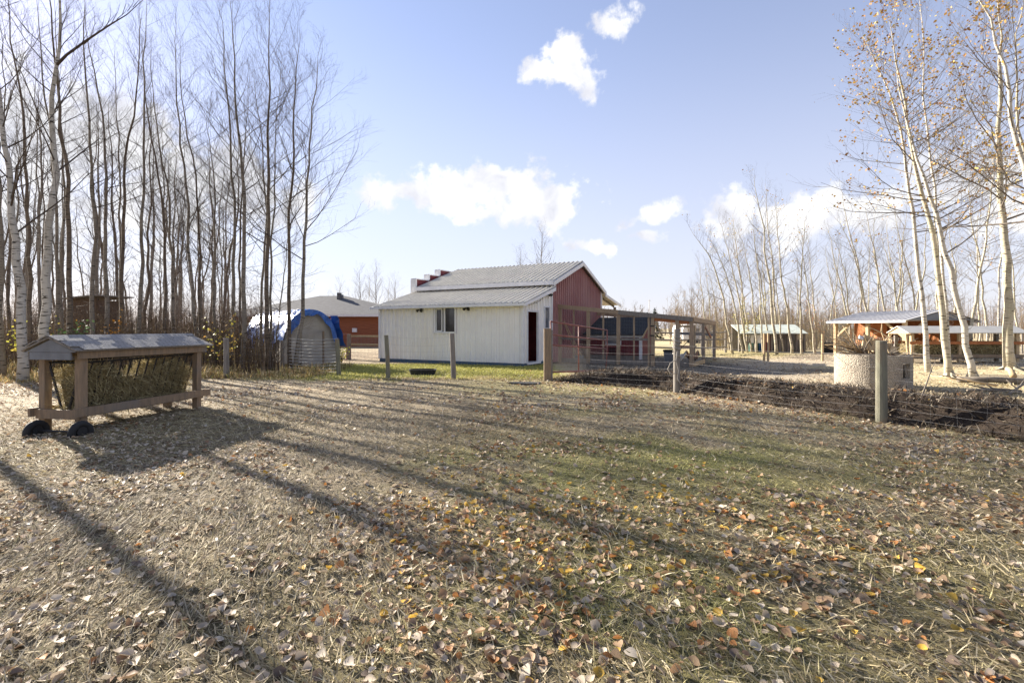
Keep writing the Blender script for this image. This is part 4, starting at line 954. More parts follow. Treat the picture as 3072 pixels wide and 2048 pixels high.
# door leaf of the run, standing open against the frame
dleaf = MB().box(4.1, 4.18, 7.76, 7.8, .15, 1.6).box(4.78, 4.86, 7.76, 7.8, .15, 1.6).box(4.18, 4.78, 7.76, 7.8, 1.5, 1.6).box(4.18, 4.78, 7.76, 7.8, .15, .25).build('door', M['palewood'], run)
MB().beam((4.2, 7.75, .5), (4.76, 7.75, 1.12), .02, .03).build('brace', M['black'], dleaf)
for (z, v) in ((1.52, V0 - .05), (1.15, V0 - .05), (.42, V0 - .05)):
    MB().box(3.90, 4.06, v - .06, v - .045, z, z + .05).build('hinge', M['black'], run)
def wire_panel(parent, p, q, zb0, zt0, zb1, zt1, du, dz, r=.0022, name='wire_mesh', m='wire'):
    p, q = Vector(p), Vector(q); L_ = (q - p).length; k = max(2, int(L_ / du)); mb = MB()
    for i in range(k + 1):
        f = i / k; a = p.lerp(q, f); mb.tube([a + Vector((0, 0, zb0 + (zb1 - zb0) * f)), a + Vector((0, 0, zt0 + (zt1 - zt0) * f))], r, 3, cap=False)
    n = max(2, int((zt0 - zb0) / dz))
    for i in range(n + 1):
        f = i / n; mb.tube([p + Vector((0, 0, zb0 + (zt0 - zb0) * f)), q + Vector((0, 0, zb1 + (zt1 - zb1) * f))], r, 3, cap=False)
    return mb.build(name, M[m], parent)
for a, b in ((.15, 1.32), (1.42, 2.58), (2.68, 3.8), (4.95, 5.36)):
    wire_panel(run, (a, V0 - .05, 0), (b, V0 - .05, 0), .05, runz(a) - .1, .05, runz(b) - .1, .10, .14, .0012)
wire_panel(run, (5.46, V0 + .05, 0), (5.55, 5.55, 0), .1, 1.7, .1, 1.66, .06, .11); wire_panel(run, (5.55, 5.65, 0), (5.68, 7.85, 0), .1, 1.66, .1, 1.6, .06, .11)
wire_panel(run, (4.15, 7.92, 0), (5.6, 7.92, 0), .1, 1.62, .1, 1.58, .08, .12)
tm = MB()
for i in range(40):
    u = .1 + i * .137; tm.tube([(u, V0, runz(u) - .01), (u, 7.9, runz(u) - .12)], .0025, 3, cap=False)
tm.build('wire_mesh', M['wire'], run)
# coop inside
coop = thing('chicken_coop', 'low red coop with white trim and charcoal lean-to roof inside the run', 'chicken coop', W(0, 0), BR_Z)
MB().box(.55, 3.0, 5.4, 7.3, .28, 1.14).prism([(.55, 5.4, 1.14), (.55, 7.3, 1.14), (.55, 7.3, 1.86)], (2.45, 0, 0)).build('wall', M['darkred'], coop)
MB().box(.5, 3.05, 5.3, 5.4, 1.05, 1.15).build('fascia', M['trim'], coop)
MB().box(2.90, 3.03, 5.35, 5.395, .1, 1.05).build('corner_trim', M['trim'], coop)
MB().prism([(.42, 5.12, 1.155), (.42, 5.12, 1.20), (.42, 7.4, 1.98), (.42, 7.4, 1.93)], (2.72, 0, 0)).build('roof', M['charcoal'], coop)
for i in range(1, 11): MB().prism([(.43, 5.12 + i * .207, 1.203 + i * .0708), (.43, 5.12 + i * .207 + .19, 1.203 + i * .0708 + .065), (.43, 5.12 + i * .207 + .19, 1.203 + i * .0708 + .073), (.43, 5.12 + i * .207, 1.203 + i * .0708 + .014)], (2.70, 0, 0)).build('shingle_course', M['charcoal'], coop)
wn = MB().box(1.40, 2.10, 5.365, 5.4, .72, .76).box(1.40, 2.10, 5.365, 5.4, 1.0, 1.04).box(1.40, 1.45, 5.365, 5.4, .76, 1.0).box(2.02, 2.10, 5.365, 5.4, .76, 1.0).build('window', M['trim'], coop)
MB().box(1.45, 2.02, 5.38, 5.395, .76, 1.0).build('pane', M['greyglass'], wn)
MB().box(1.55, 1.85, 5.37, 5.398, .3, .6).build('pop_hole', M['dark'], coop)
MB().box(.6, 2.95, 5.44, 7.26, .0, .28).build('base', M['greywood'], coop)
# waterer bin and shovel handles
wb = thing('feed_bin', 'grey plastic feed bin with black lid standing in the chicken run', 'bin', W(4.35, 4.7, gzf(*W(4.35, 4.7)[:2])), BR_Z)
MB().prism([(-.2, -.2, 0), (.2, -.2, 0), (.23, -.2, .5), (-.23, -.2, .5)], (0, .4, 0)).build('body', M['greypaint'], wb); MB().box(-.25, .25, -.22, .22, .503, .58).build('lid', M['rubber'], wb)
for k, (u, v, lab) in enumerate(((.42, 3.6, 'pale-handled shovel leaning on the barn gable inside the run'), (.62, 3.6, 'second long-handled tool leaning on the gable beside the shovel'))):
    t = thing('shovel', lab, 'shovel', W(u + .35, v - .12)); 
    a, b = Vector((0, 0, .3)), W(.06, v + .1 + k * .1, 1.75) - W(u + .35, v - .12); MB().tube([a, b], .02, 6).build('handle', M['palewood'], t)
    MB().prism([(-.1, 0, .32), (.1, 0, .32), (.09, .02, .08), (0, .03, 0), (-.09, .02, .08)], (.0, .02, .01)).build('blade', M['greypaint'], t)
# chickens
def chicken(u, v, rz, c, c2, label, s=1):
    p = W(u, v); root = thing('chicken', label, 'chicken', (p.x, p.y, gzf(p.x, p.y)), rz, 'chickens in the run'); root.scale = (s, s, s)
    cm = mat('plumage', c, c2, scale=18, rough=.8)
    b = MB(); b.tube([(-.24, 0, .40), (-.20, 0, .37), (-.14, 0, .30), (-.06, 0, .25), (.04, 0, .24), (.11, 0, .27), (.15, 0, .34), (.17, 0, .41), (.19, 0, .455), (.215, 0, .46), (.235, 0, .45)], [.01, .045, .085, .115, .125, .10, .062, .042, .040, .034, .012], 10)
    b.build('body', cm, root, sm=True)
    for k in range(5): MB().poly([(-.18, 0, .32), (-.30 + .01 * k, .02 * (k - 2), .50 - .03 * k), (-.34, .025 * (k - 2), .42 - .03 * k), (-.20, .015 * (k - 2), .28)]).build('tail_feather', cm, root)
    for s_ in (-1, 1):
        w_ = MB(); w_.tube([(-.15, .085 * s_, .27), (-.05, .118 * s_, .27), (.06, .105 * s_, .28)], [.012, .06, .03], 8); w_.build('wing', cm, root, sm=True)
        MB().tube([(.01, .045 * s_, .16), (.015, .05 * s_, .07), (.005, .05 * s_, .0), (.06, .055 * s_, .005)], [.018, .009, .008, .005], 6).build('leg', M['palewood'], root)
    MB().prism([(.18, -.005, .485), (.195, -.005, .525), (.21, -.005, .50), (.225, -.005, .52), (.235, -.005, .48)], (0, .01, 0)).build('comb', M['redpipe'], root)
    MB().tube([(.228, 0, .452), (.262, 0, .44)], [.014, .002], 5).build('beak', M['palewood'], root)
chicken(4.75, 4.2, 2.0, (.75, .73, .68), (.6, .58, .54), 'white hen standing beside the rope-wound post line in the run', 1.15)
chicken(5.2, 5.0, .4, (.34, .16, .06), (.22, .10, .04), 'ginger-brown hen in the run near the end wall', 1.1)
chicken(5.05, 5.5, 3.2, (.10, .07, .055), (.16, .10, .07), 'dark brown hen in the run behind the ginger hen', 1.05)
chicken(4.95, 6.2, 1.2, (.30, .24, .17), (.16, .13, .10), 'speckled tan hen at the back of the run')

# ------------------------------------------------------------------ red tube gate hung on the timber gate post
gp, ge = Vector((1.03, 13.84, 0)), Vector((3.40, 17.7, 0)); gd = (ge - gp).normalized(); gl = (ge - gp).length
gate = thing('tube_gate', 'open sagging red pipe gate with wire mesh lower half', 'gate', gp, math.atan2(gd.y, gd.x))
def sag(z, f): return z - .27 * f + .02
def gpt(f, z): return Vector((gl * f, 0, sag(z, f)))
for z, m in ((1.63, 'redpipe'), (1.27, 'redpipe'), (.98, 'redpipe'), (.22, 'redpipe')):
    MB().tube([gpt(.02, z), gpt(.98, z)], .024, 8).build('rail', M[m], gate, sm=True)
for f in (.02, .44, .98):
    MB().tube([gpt(f, .24 if f > .3 else .9) + Vector((-.12 if f == .98 else 0, 0, 0)), gpt(f, 1.0), gpt(f, 1.64)], .024 if f != .44 else .02, 8).build('upright', M['redpipe'], gate, sm=True)
gm = MB()
for i in range(70):
    f = .03 + .94 * i / 69; gm.tube([gpt(f, .24), gpt(f, .97)], .0015, 3, cap=False)
for j in range(9):
    z = .24 + .73 * j / 8; gm.tube([gpt(.03, z), gpt(.97, z)], .0015, 3, cap=False)
gm.build('wire_mesh', M['wire'], gate)

# ------------------------------------------------------------------ wire fences
def strand(p, q, sagv, r, mid=6):
    return [p.lerp(q, i / mid) - Vector((0, 0, sagv * math.sin(math.pi * i / mid))) for i in range(mid + 1)]
def round_post(parent, p, h, r, m='greenpost', lean=(0, 0), name='post'):
    z0 = gzf(p.x, p.y); l = p - parent.location; l.z = z0 - parent.location.z
    return MB().tube([l + Vector((0, 0, -.3)), l + Vector((lean[0] * .5, lean[1] * .5, h * .5)), l + Vector((lean[0], lean[1], h - .012)), l + Vector((lean[0], lean[1], h))], [r * 1.03, r, r * .97, r * .88], 14).build(name, M[m], parent, sm=False)
def fence_wire(parent, a, b, heights, spacing, r=.0012, jit=.02, stays=True, name='wire'):
    a = a.copy(); b = b.copy(); a.z = gzf(a.x, a.y); b.z = gzf(b.x, b.y); o = parent.location; rr = random.Random(int(a.x * 100)); L_ = (b - a).length
    lines = []
    for h in heights:
        pts = strand(a + Vector((0, 0, h)), b + Vector((0, 0, h)), .03 + jit * rr.random(), r); lines.append(pts)
        MB().tube([p - o for p in pts], r, 3, cap=False).build(name, M['wire'], parent)
    if stays:
        m = MB(); k = int(L_ / spacing)
        for i in range(1, k):
            f = i / k; p0 = a.lerp(b, f) + Vector((0, 0, heights[0] - .03)); p1 = a.lerp(b, f) + Vector((rr.gauss(0, .012), 0, heights[-1] - .04)); m.tube([p0 - o, (p0 + p1) / 2 - o + Vector((rr.gauss(0, .015), 0, 0)), p1 - o], r, 3, cap=False)
        m.build('wire_stays', M['wire'], parent, kind='stuff')
FH = [.12, .24, .37, .52, .68, .86, 1.06]
fr = thing('wire_fence', 'page-wire fence on round posts running along the earth bank', 'fence', (5.8, 7.85, 0))
fpts = [Vector((x, y, 0)) for x, y in FENCE_R]
round_post(fr, fpts[2], 1.28, .078); rp = round_post(fr, fpts[1], 1.42, .072, 'greywood')
round_post(fr, fpts[3], 1.25, .075)
for a, b in ((fpts[0], fpts[1]), (fpts[1], fpts[2]), (fpts[2], fpts[3])): fence_wire(fr, a, b, FH, .30)
rope = MB(); o = fpts[1] - fr.location; zz = gzf(*FENCE_R[1])
for c0, turns, z0, z1 in ((0, 4.5, 1.30, .92), (1.5, 3, 1.22, .75)):
    rope.tube([o + Vector((math.cos(c0 + t * 6.28 * turns) * .083, math.sin(c0 + t * 6.28 * turns) * .083, zz + z0 + (z1 - z0) * t)) for t in np.linspace(0, 1, 60)], .011, 5)
rope.tube([o + Vector(q) + Vector((0, 0, zz)) for q in ((-.02, -.09, .92), (-.05, -.10, .7), (.01, -.1, .5), (-.02, -.1, .33), (.04, -.10, .22), (.14, -.12, .12), (.02, -.14, .04))], .010, 5)
rope.tube([o + Vector(q) + Vector((0, 0, zz)) for q in ((-.05, -.09, .74), (-.17, -.08, .66), (-.22, -.06, .52), (-.15, -.07, .42), (-.03, -.09, .44))], .010, 5)
rope.build('rope', M['canvas'], rp, sm=True)
# the left fence line with timber gate post
fl = thing('wire_fence', 'slack wire fence on weathered posts between paddock and lawn', 'fence', (-3, 14.4, 0))
LP = [(G(679, 1136), 1.15, .075, 'greywood', (0, 0)), (G(1018, 1125), 1.13, .068, 'greenpost', (-.07, 0)), (G(1166, 1136), 1.26, .06, 'greenpost', (-.07, 0)), (G(1362, 1138), 1.30, .072, 'greywood', (-.06, 0))]
for p, h, r_, m_, ln in LP: round_post(fl, p, h, r_, m_, ln)
q = Vector((.98, 13.78, gzf(.98, 13.78))) - fl.location; MB().box(q.x - .10, q.x + .09, q.y - .09, q.y + .10, q.z - .3, q.z + 1.44).build('gate_post', M['wood'], fl)
MB().box(q.x + .093, q.x + .135, q.y - .09, q.y + .05, q.z - .2, q.z + 1.40).build('gate_jamb', M['greywood'], fl)
fence_wire(fl, LP[2][0], LP[3][0], [.15, .4, .62, .8, 1.0, 1.22], .28, jit=.06)
fence_wire(fl, LP[0][0], LP[1][0], [.15, .33, .5, .7, .9, 1.1], .35, jit=.03)
lw = G(240, 1155); fence_wire(fl, lw, LP[0][0], [.25, .5, .8, 1.08], .5, jit=.03); lw2 = Vector((-16, 9.5, 0)); fence_wire(fl, lw2, lw, [.25, .5, .8, 1.08], .5)
round_post(fl, lw, 1.15, .07, 'greywood'); round_post(fl, lw2, 1.15, .07, 'greywood')
# shiny wire hurdle between the forked aspens and the leaning post
hp = thing('wire_hurdle', 'panel of bright sagging horizontal wires in front of the tarp shelter', 'fence panel', G(870, 1118))
a, b = G(868, 1118), G(1014, 1122)
for i in range(11):
    z = .08 + .105 * i; w_ = [a.lerp(b, t) - hp.location + Vector((0, 0, z - .045 * math.sin(math.pi * t) + .008 * math.sin(t * 30 + i))) for t in np.linspace(0, 1, 14)]
    MB().tube(w_, .0062, 5, cap=False).build('wire', M['brightwire'], hp)
pz = G(846, 1106); ps = thing('fence_post', 'short grey post among the trunks in front of the tarp shelter', 'post', (pz.x, pz.y, gzf(pz.x, pz.y))); MB().tube([(0, 0, -.2), (.01, 0, .6), (.01, 0, 1.02)], [.075, .07, .066], 12).build('shaft', M['greywood'], ps)
# board-and-mesh fence by the house side of the barn
bf = thing('mesh_fence', 'pale board fence with wire mesh joining the barn corner', 'fence', G(1046, 1080))
A, B_ = G(1046, 1080), Vector((-5.85, 22.4, 0)); o = bf.location
MB().box(-.09, .09, -.08, .08, -.2, 1.20).build('post', M['greywood'], bf)
for z, h in ((1.10, .10), (.72, .09)): MB().beam(Vector((0, 0, z)) + Vector((.1, 0, 0)), B_ - o + Vector((0, 0, z)), .04, h).build('rail', M['palewood'], bf)
wire_panel(bf, (.1, -.03, 0), tuple(B_ - o + Vector((0, -.03, 0))), .06, 1.08, .06, 1.08, .07, .10, .004)
rg = thing('wire_gate', 'light red-framed wire gate standing ajar by the tarp shelter', 'gate', G(1040, 1082))
a, b = Vector((0, 0, 0)), G(948, 1088) - G(1040, 1082)
for p, q in (((0, 0, .06), (0, 0, 1.20)), ((b.x, b.y, .06), (b.x, b.y, 1.16)), ((0, 0, 1.20), (b.x, b.y, 1.16)), ((0, 0, .06), (b.x, b.y, .06))): MB().tube([p, q], .018, 6).build('frame_bar', M['redpipe'], rg)
wire_panel(rg, (0, 0, 0), tuple(b), .07, 1.19, .07, 1.15, .2, .18, .0035)

# ------------------------------------------------------------------ hay feeder with shingled roof
def straw_mass(name, parent, n, shape, seed, cols, ln=(.12, .3), w=.005):
    g = np.random.default_rng(seed); P, D = shape(g, n); L_ = ln[0] + (ln[1] - ln[0]) * g.random(n)
    D = D / np.linalg.norm(D, axis=1, keepdims=True); a = P - D * L_[:, None] * .5; b = P + D * L_[:, None] * .5 + g.normal(0, .02, (n, 3))
    s = np.cross(D, g.normal(0, 1, (n, 3))); s /= np.linalg.norm(s, axis=1, keepdims=True); s *= w * (.6 + .8 * g.random((n, 1)))
    V = np.stack([a - s * .5, a + s * .5, b + s * .4, b - s * .4], 1).reshape(-1, 3); c = np.array(cols)[g.integers(0, len(cols), n)] * (.65 + .6 * g.random((n, 1)))
    return np_mesh(name, V, np.arange(n * 4).reshape(-1, 4), np.repeat(c, 4, 0), M['hay'], parent, kind='stuff')
fy = Vector((.178, .984, 0)); fo = Vector((-6.1, 7.08, 0)); FZ = gzf(-6.0, 8.0)
fd = thing('hay_feeder', 'wooden hay feeder with gabled shingle roof, slanted black rack bars and spilling hay', 'hay feeder', (fo.x, fo.y, FZ), math.atan2(-fy.x, fy.y))
FW, FL = .62, 2.05
for x in (0, -FW):
    for y in (0, FL):
        MB().box(x - .05, x + .05, y - .05, y + .05, -.06, 1.06).build('leg', M['wood'], fd)
for x in (.075, -FW - .075): MB().beam((x, -.10, 1.07), (x, FL + .1, 1.07), .04, .10).build('header', M['wood'], fd)
for x in (.072, -FW - .072): MB().beam((x, -.16, .27 if x > 0 else .26), (x, FL + .22, .27), .04, .12).build('rail', M['wood'], fd)
for y in (-.072, FL + .072): MB().beam((-FW - .05, y, .235), (.05, y, .235), .04, .13).build('end_rail', M['wood'], fd)
MB().box(-FW + .04, -.04, .06, FL - .06, .18, .205).build('tray', M['greywood'], fd)
RX, RZ0, RZ1 = .15, 1.125, 1.31
cx = -FW / 2; hw = FW / 2 + RX
for y in (-.17, FL + .17):
    MB().prism([(cx - hw + .03, y, RZ0 - .01), (cx + hw - .03, y, RZ0 - .01), (cx, y, RZ1 - .02)], (0, .025, 0)).build('gable_board', M['greypaint'], fd)
    MB().box(cx - hw + .10, cx + hw - .12, y + .002, y + .024, 1.01, RZ0 - .014).build('end_board', M['greypaint'], fd)
rf = {}
for s in (-1, 1):
    e = Vector((cx + s * hw, 0, RZ0)); t = Vector((cx, 0, RZ1)); dv = t - e; n_ = Vector((dv.z * s, 0, abs(dv.x))).normalized()
    mb = MB(); p0, p1 = e + Vector((0, -.20, 0)), t + Vector((0, -.20, 0)); th = n_ * .02
    mb.prism([p0, p1, p1 + th, p0 + th], (0, FL + .42, 0)); deck = mb.build('roof_board', M['greywood'], fd)
    # shingle tabs, one mesh shared by all
    if 'me' not in rf:
        tb = MB(); tb.box(-.125, .125, 0, .17, 0, .009); me = bpy.data.meshes.new('shingle'); me.from_pydata(tb.v, [], tb.f); me.update(); me.materials.append(M['shingle']); rf['me'] = me
    u_ = dv.normalized(); Rm = Matrix((Vector((0, 1, 0)), u_, n_)).transposed(); r_ = random.Random(3)
    for i in range(4):
        for j in range(10):
            q_ = e + u_ * (i * .112 - .012) + n_ * (.022 + .0035 * (i % 2) + .004 + .003 * r_.random()) + Vector((0, -.09 + j * .2525 - (.12 if i % 2 else 0) + .12, 0))
            tl = Matrix.Rotation(R(2.0 + 1.6 * r_.random()), 3, 'X') @ Matrix.Rotation(R(r_.gauss(0, .8)), 3, 'Z')
            if not -.10 < q_.y < FL + .12: continue
            o_ = link('shingle', rf['me'], deck)
            o_.matrix_local = Matrix.Translation(q_) @ (Rm @ tl).to_4x4() @ Matrix.Diagonal((.97, 1, 1, 1))
MB().prism([(cx - .07, -.2, RZ1 + .005), (cx, -.2, RZ1 + .045), (cx + .07, -.2, RZ1 + .005), (cx, -.2, RZ1 + .03)], (0, FL + .42, 0)).build('ridge_cap', M['shingle'], fd)
for x in (-.03, -FW + .03): MB().tube([(x, .0, .955), (x, FL, .985)], .013, 8).build('rack_rail', M['black'], fd)
for y in (.02, FL - .02): MB().tube([(-.03, y, .955), (-FW + .03, y, .955)], .012, 8).build('rack_rail', M['black'], fd)
for i in range(14):
    y = .03 + (FL - .06) * i / 13
    for s in (-1, 1):
        MB().tube([(cx + s * (FW / 2 - .03), y, .955), (cx + s * .05, y - .0, .24)], .0125 if i not in (0, 13) else .018, 6).build('rack_bar', M['black'], fd)
def vshape(g, n):
    y = .05 + (FL - .1) * g.random(n) ; f = g.random(n) ** .7; z = .22 + (.56 + .12 * np.sin(y * 5)) * f; half = .05 + (FW / 2 - .05) * (z - .24) / .715; half = np.maximum(half, .04)
    side = np.where(g.random(n) < .75, np.sign(g.random(n) - .35), g.random(n) * 2 - 1); x = cx + side * half * (.55 + .42 * g.random(n)) * np.where(g.random(n) < .09, 1.45, 1); D = np.stack([g.normal(0, .5, n) + side * .25, g.normal(0, .8, n), g.normal(-.5, .6, n)], -1)
    return np.stack([x, y, z], -1), D
HAYC = [(.46, .38, .20), (.36, .30, .15), (.56, .48, .28), (.27, .21, .11), (.33, .27, .15)]
straw_mass('hay', fd, 12000, vshape, 5, HAYC, (.12, .32), .0055)
def tray_s(g, n):
    P = np.stack([cx + (g.random(n) - .5) * (FW + .05), FL * g.random(n), .21 + .13 * g.random(n) ** 2], -1); return P, np.stack([g.normal(0, 1, n), g.normal(0, 1, n), g.normal(0, .25, n)], -1)
straw_mass('hay', fd, 2600, tray_s, 6, HAYC, (.1, .28), .0055)
hb = MB(); hb.prism([(cx - .05, .08, .24), (cx + .05, .08, .24), (cx + FW / 2 - .16, .08, .70), (cx - FW / 2 + .16, .08, .70)], (0, FL - .16, 0)); hb.build('hay_core', mat('packed_hay', (.20, .155, .08), (.12, .095, .05), scale=25, rough=.95, bump=1, bscale=60), fd)
for x, y in ((-.42, -.26), (.24, -.20)):
    wh = MB(); wh.tube([(x + (.03 * math.sin(t)) * 0, y + .125 * math.cos(t), .015 + .125 * math.sin(t)) for t in np.linspace(0, 2 * math.pi, 25)], .045, 10, cap=False)
    w_ = wh.build('wheel', M['rubber'], fd, sm=True); MB().tube([(x - .03, y, .035), (x + .03, y, .035)], .07, 14).build('rim', M['rubber'], w_)
MB().tube([(-.42, -.26, .035), (.24, -.20, .035)], .014, 8).build('axle', M['black'], fd)
# spilt hay around the feeder
n = 7000
hx = -5.0 + RNG.normal(0, 1.0, n); hy = 7.0 + RNG.normal(0, 1.25, n); hc = np.array(HAYC)[RNG.integers(0, 5, n)] * (.7 + .6 * RNG.random(n))[:, None]
blades('spilt_hay', hx, hy, .1 + .2 * RNG.random(n), np.full(n, .006), R(1) + R(14) * RNG.random(n), hc, label='loose spilt hay on the ground around the feeder', cat='hay')

# ------------------------------------------------------------------ covered hay rack in the yard
hr = thing('hay_rack', 'long timber hay rack with pale low gabled roof standing in the yard', 'hay feeder', (16.35, 20.6, gzf(16.3, 20.6)), R(-2))
HL, HW = 4.5, .9
for x in (.12, 2.02, 4.3):
    for y in (0, HW): MB().box(x - .06, x + .06, y - .05, y + .05, -.1, 1.2).build('post', M['greywood'] if y else M['palewood'], hr)
for z in (.83, .30):
    for y in (-.075, HW + .075): MB().beam((0, y, z), (HL, y, z), .04, .12).build('rail', M['orangewood'] if z > .5 else M['wood'], hr)
MB().box(.0, HL, -.05, HW + .05, .20, .235).build('tray', M['greywood'], hr)
for s in (0, 1):
    e = Vector((-.15, -.18 if s == 0 else HW + .18, 1.22)); t = Vector((-.15, HW / 2, 1.50))
    n_ = Vector((0, -(t.z - e.z) if s == 0 else (t.z - e.z), abs(t.y - e.y))).normalized() * .03
    MB().prism([e, t, t + n_, e + n_], (HL + .3, 0, 0)).build('roof_sheet', M['roofm'], hr)
for x in (-.10, HL + .06): MB().prism([(x, -.12, 1.20), (x, HW + .12, 1.20), (x, HW / 2, 1.46)], (.03, 0, 0)).build('gable_board', M['palewood'], hr)
for y in (-.03, HW + .03): MB().beam((-.02, y, .1), (-.12, y, 1.2), .09, .05).build('end_brace', M['palewood'], hr)
def rack_h(g, n):
    P = np.stack([.1 + (HL - .2) * g.random(n), HW * g.random(n) ** 1.3 - .02, .26 + .52 * g.random(n)], -1); return P, np.stack([g.normal(0, 1, n), g.normal(0, .5, n), g.normal(0, .6, n)], -1)
straw_mass('hay', hr, 5000, rack_h, 9, HAYC, (.15, .4), .012)
MB().box(.15, HL - .15, .1, HW - .1, .24, .76).build('hay_core', bpy.data.materials['packed_hay'], hr)

# ------------------------------------------------------------------ open animal shelter
so_ = Vector((17.3, 22.0, 0)); qd = Vector((.97, .25, 0)); sh = thing('animal_shelter', 'open timber animal shelter with blue-grey gabled metal roof and orange board lining', 'shelter', (so_.x, so_.y, gzf(17, 22)), math.atan2(qd.y, qd.x))
SW, SL, SE, SR = 4.0, 3.6, 1.80, 2.22
M['bluemetal'] = mat('blue_grey_roof_metal', (.46, .455, .46), (.39, .385, .39), scale=2, rough=.4, spec=.5)
for x in (0.06, SW - .06):
    for y in (.06, SL / 2, SL - .06): MB().box(x - .07, x + .07, y - .07, y + .07, -.2, SE).build('post', M['palewood'] if x < 1 else M['greywood'], sh)
for s in (0, 1):
    e = Vector((-.25 if s == 0 else SW + .25, -.2, SE - .02)); t = Vector((SW / 2, -.2, SR + .04)); dv = t - e; n_ = Vector((-dv.z, 0, abs(dv.x))).normalized() if s == 0 else Vector((dv.z, 0, abs(dv.x))).normalized()
    for i in range(4):
        ribbed('roof_panel', M['bluemetal'], sh, e + Vector((0, i * 1.0, 0)), (0, 1, 0), n_, .995, const(0), const(dv.length), rib=.25, depth=.03, up=dv.normalized())
    MB().beam(e + Vector((0, 0, -.045)), e + Vector((0, SL + .4, -.045)), .04, .09).build('fascia', M['trim'], sh)
MB().prism([(0, -.1, SE + .0), (SW, -.1, SE + .0), (SW / 2, -.1, SR - .02)], (0, .03, 0)).build('gable_board', M['greypaint'], sh)
for i in range(10): MB().box(SW * .30 + i * .28, SW * .30 + i * .28 + .272, SL - .12, SL - .09, 0, SE).build('lining_board', M['orangewood'], sh)
for i in range(9): MB().box(SW - .15, SW - .12, .1 + i * .38, .1 + i * .38 + .372, 0, SE).build('lining_board', M['orangewood'], sh)
for i in range(5): MB().box(SW * .30, SW * .30 + .03, SL / 2 + i * .33, SL / 2 + i * .33 + .322, .55, SE).build('lining_board', M['orangewood'], sh)
MB().beam((.06, .12, 1.05), (.06, 1.0, SE - .05), .05, .1).build('brace', M['palewood'], sh); MB().beam((.06, SL - .12, 1.0), (.06, SL - .95, SE - .05), .05, .1).build('brace', M['palewood'], sh)
MB().beam((.15, .0, 1.05), (1.1, .0, SE - .05), .05, .1).build('brace', M['palewood'], sh)
wire_panel(sh, (.02, .1, 0), (.02, SL - .1, 0), .1, 1.0, .1, 1.0, .1, .12, .006)

# ------------------------------------------------------------------ concrete fire ring with brush
fc = Vector((8.97, 12.45, 0)); fc.z = gzf(fc.x, fc.y)
ring = thing('fire_ring', 'round pebbled concrete fire ring heaped with branches, square draught hole at one side', 'fire pit', fc)
mb = MB(); RO, RI, HT, NS = .80, .69, .80 - fc.z * .3, 64
ang = math.atan2(-fc.y, -fc.x)      # towards the paddock side
hole = set(); 
for k in range(NS):
    a = 2 * math.pi * k / NS
    dlt = (a - (ang + R(52)) + math.pi) % (2 * math.pi) - math.pi
    if abs(dlt) < R(9): hole.add(k)
zs = [-.15, .26, .60, HT]
def rp_(k, r, z): a = 2 * math.pi * k / NS; return (math.cos(a) * r, math.sin(a) * r, z)
for k in range(NS):
    for j in range(3):
        if k in hole and j == 1:
            mb.quad(rp_(k, RO, zs[1]), rp_(k + 1, RO, zs[1]), rp_(k + 1, RI, zs[1]), rp_(k, RI, zs[1])); mb.quad(rp_(k, RI, zs[2]), rp_(k + 1, RI, zs[2]), rp_(k + 1, RO, zs[2]), rp_(k, RO, zs[2]))
            for kk in (k, k + 1):
                if (kk % NS if kk != k else (k - 1) % NS) not in hole: mb.quad(rp_(kk, RO, zs[1]), rp_(kk, RI, zs[1]), rp_(kk, RI, zs[2]), rp_(kk, RO, zs[2]))
            continue
        mb.quad(rp_(k, RO, zs[j]), rp_(k + 1, RO, zs[j]), rp_(k + 1, RO, zs[j + 1]), rp_(k, RO, zs[j + 1])); mb.quad(rp_(k + 1, RI, zs[j]), rp_(k, RI, zs[j]), rp_(k, RI, zs[j + 1]), rp_(k + 1, RI, zs[j + 1]))
    mb.quad(rp_(k, RO, HT), rp_(k + 1, RO, HT), rp_(k + 1, RI, HT), rp_(k, RI, HT))
mb.build('ring_wall', M['concrete'], ring); MB().tube([(0, 0, -.1), (0, 0, .5), (0, 0, .62)], [.64, .62, .5], 24).build('shade_core', M['dark'], ring)  # dark core added inside the ring so the draught hole looks shaded
bp_ = thing('brush_pile', 'heap of dead branches and scrap boards filling the concrete fire ring', 'brush pile', fc + Vector((0, 0, .60)))
rr = random.Random(21)
for i in range(90):
    a = rr.random() * 6.28; r0 = .5 * rr.random(); L_ = .5 + .7 * rr.random(); dirx = -.6 + rr.gauss(0, .55); el = R(25) + R(25) * rr.gauss(0, 1)
    p = Vector((math.cos(a) * r0 + .05, math.sin(a) * r0, .08 + .16 * rr.random())); d = Vector((dirx, rr.gauss(0, .5), 0)).normalized() * math.cos(el) + Vector((0, 0, abs(math.sin(el))))
    m1 = p + d * L_ * .5 + Vector((rr.gauss(0, .04), rr.gauss(0, .04), rr.gauss(0, .03))); e = p + d * L_
    r_ = .006 + .012 * rr.random()
    if e.z > .72: e.z = .72 - .15 * rr.random()
    b_ = MB(); b_.tube([p, m1, e], [r_, r_ * .8, r_ * .3], 5); 
    if i % 2: b_.tube([m1, m1 + Vector((rr.gauss(0, .12), rr.gauss(0, .12), .1 + .1 * rr.random()))], [r_ * .6, r_ * .2], 4)
    b_.build('branch', M['stick'] if i % 3 else M['palewood'], bp_)
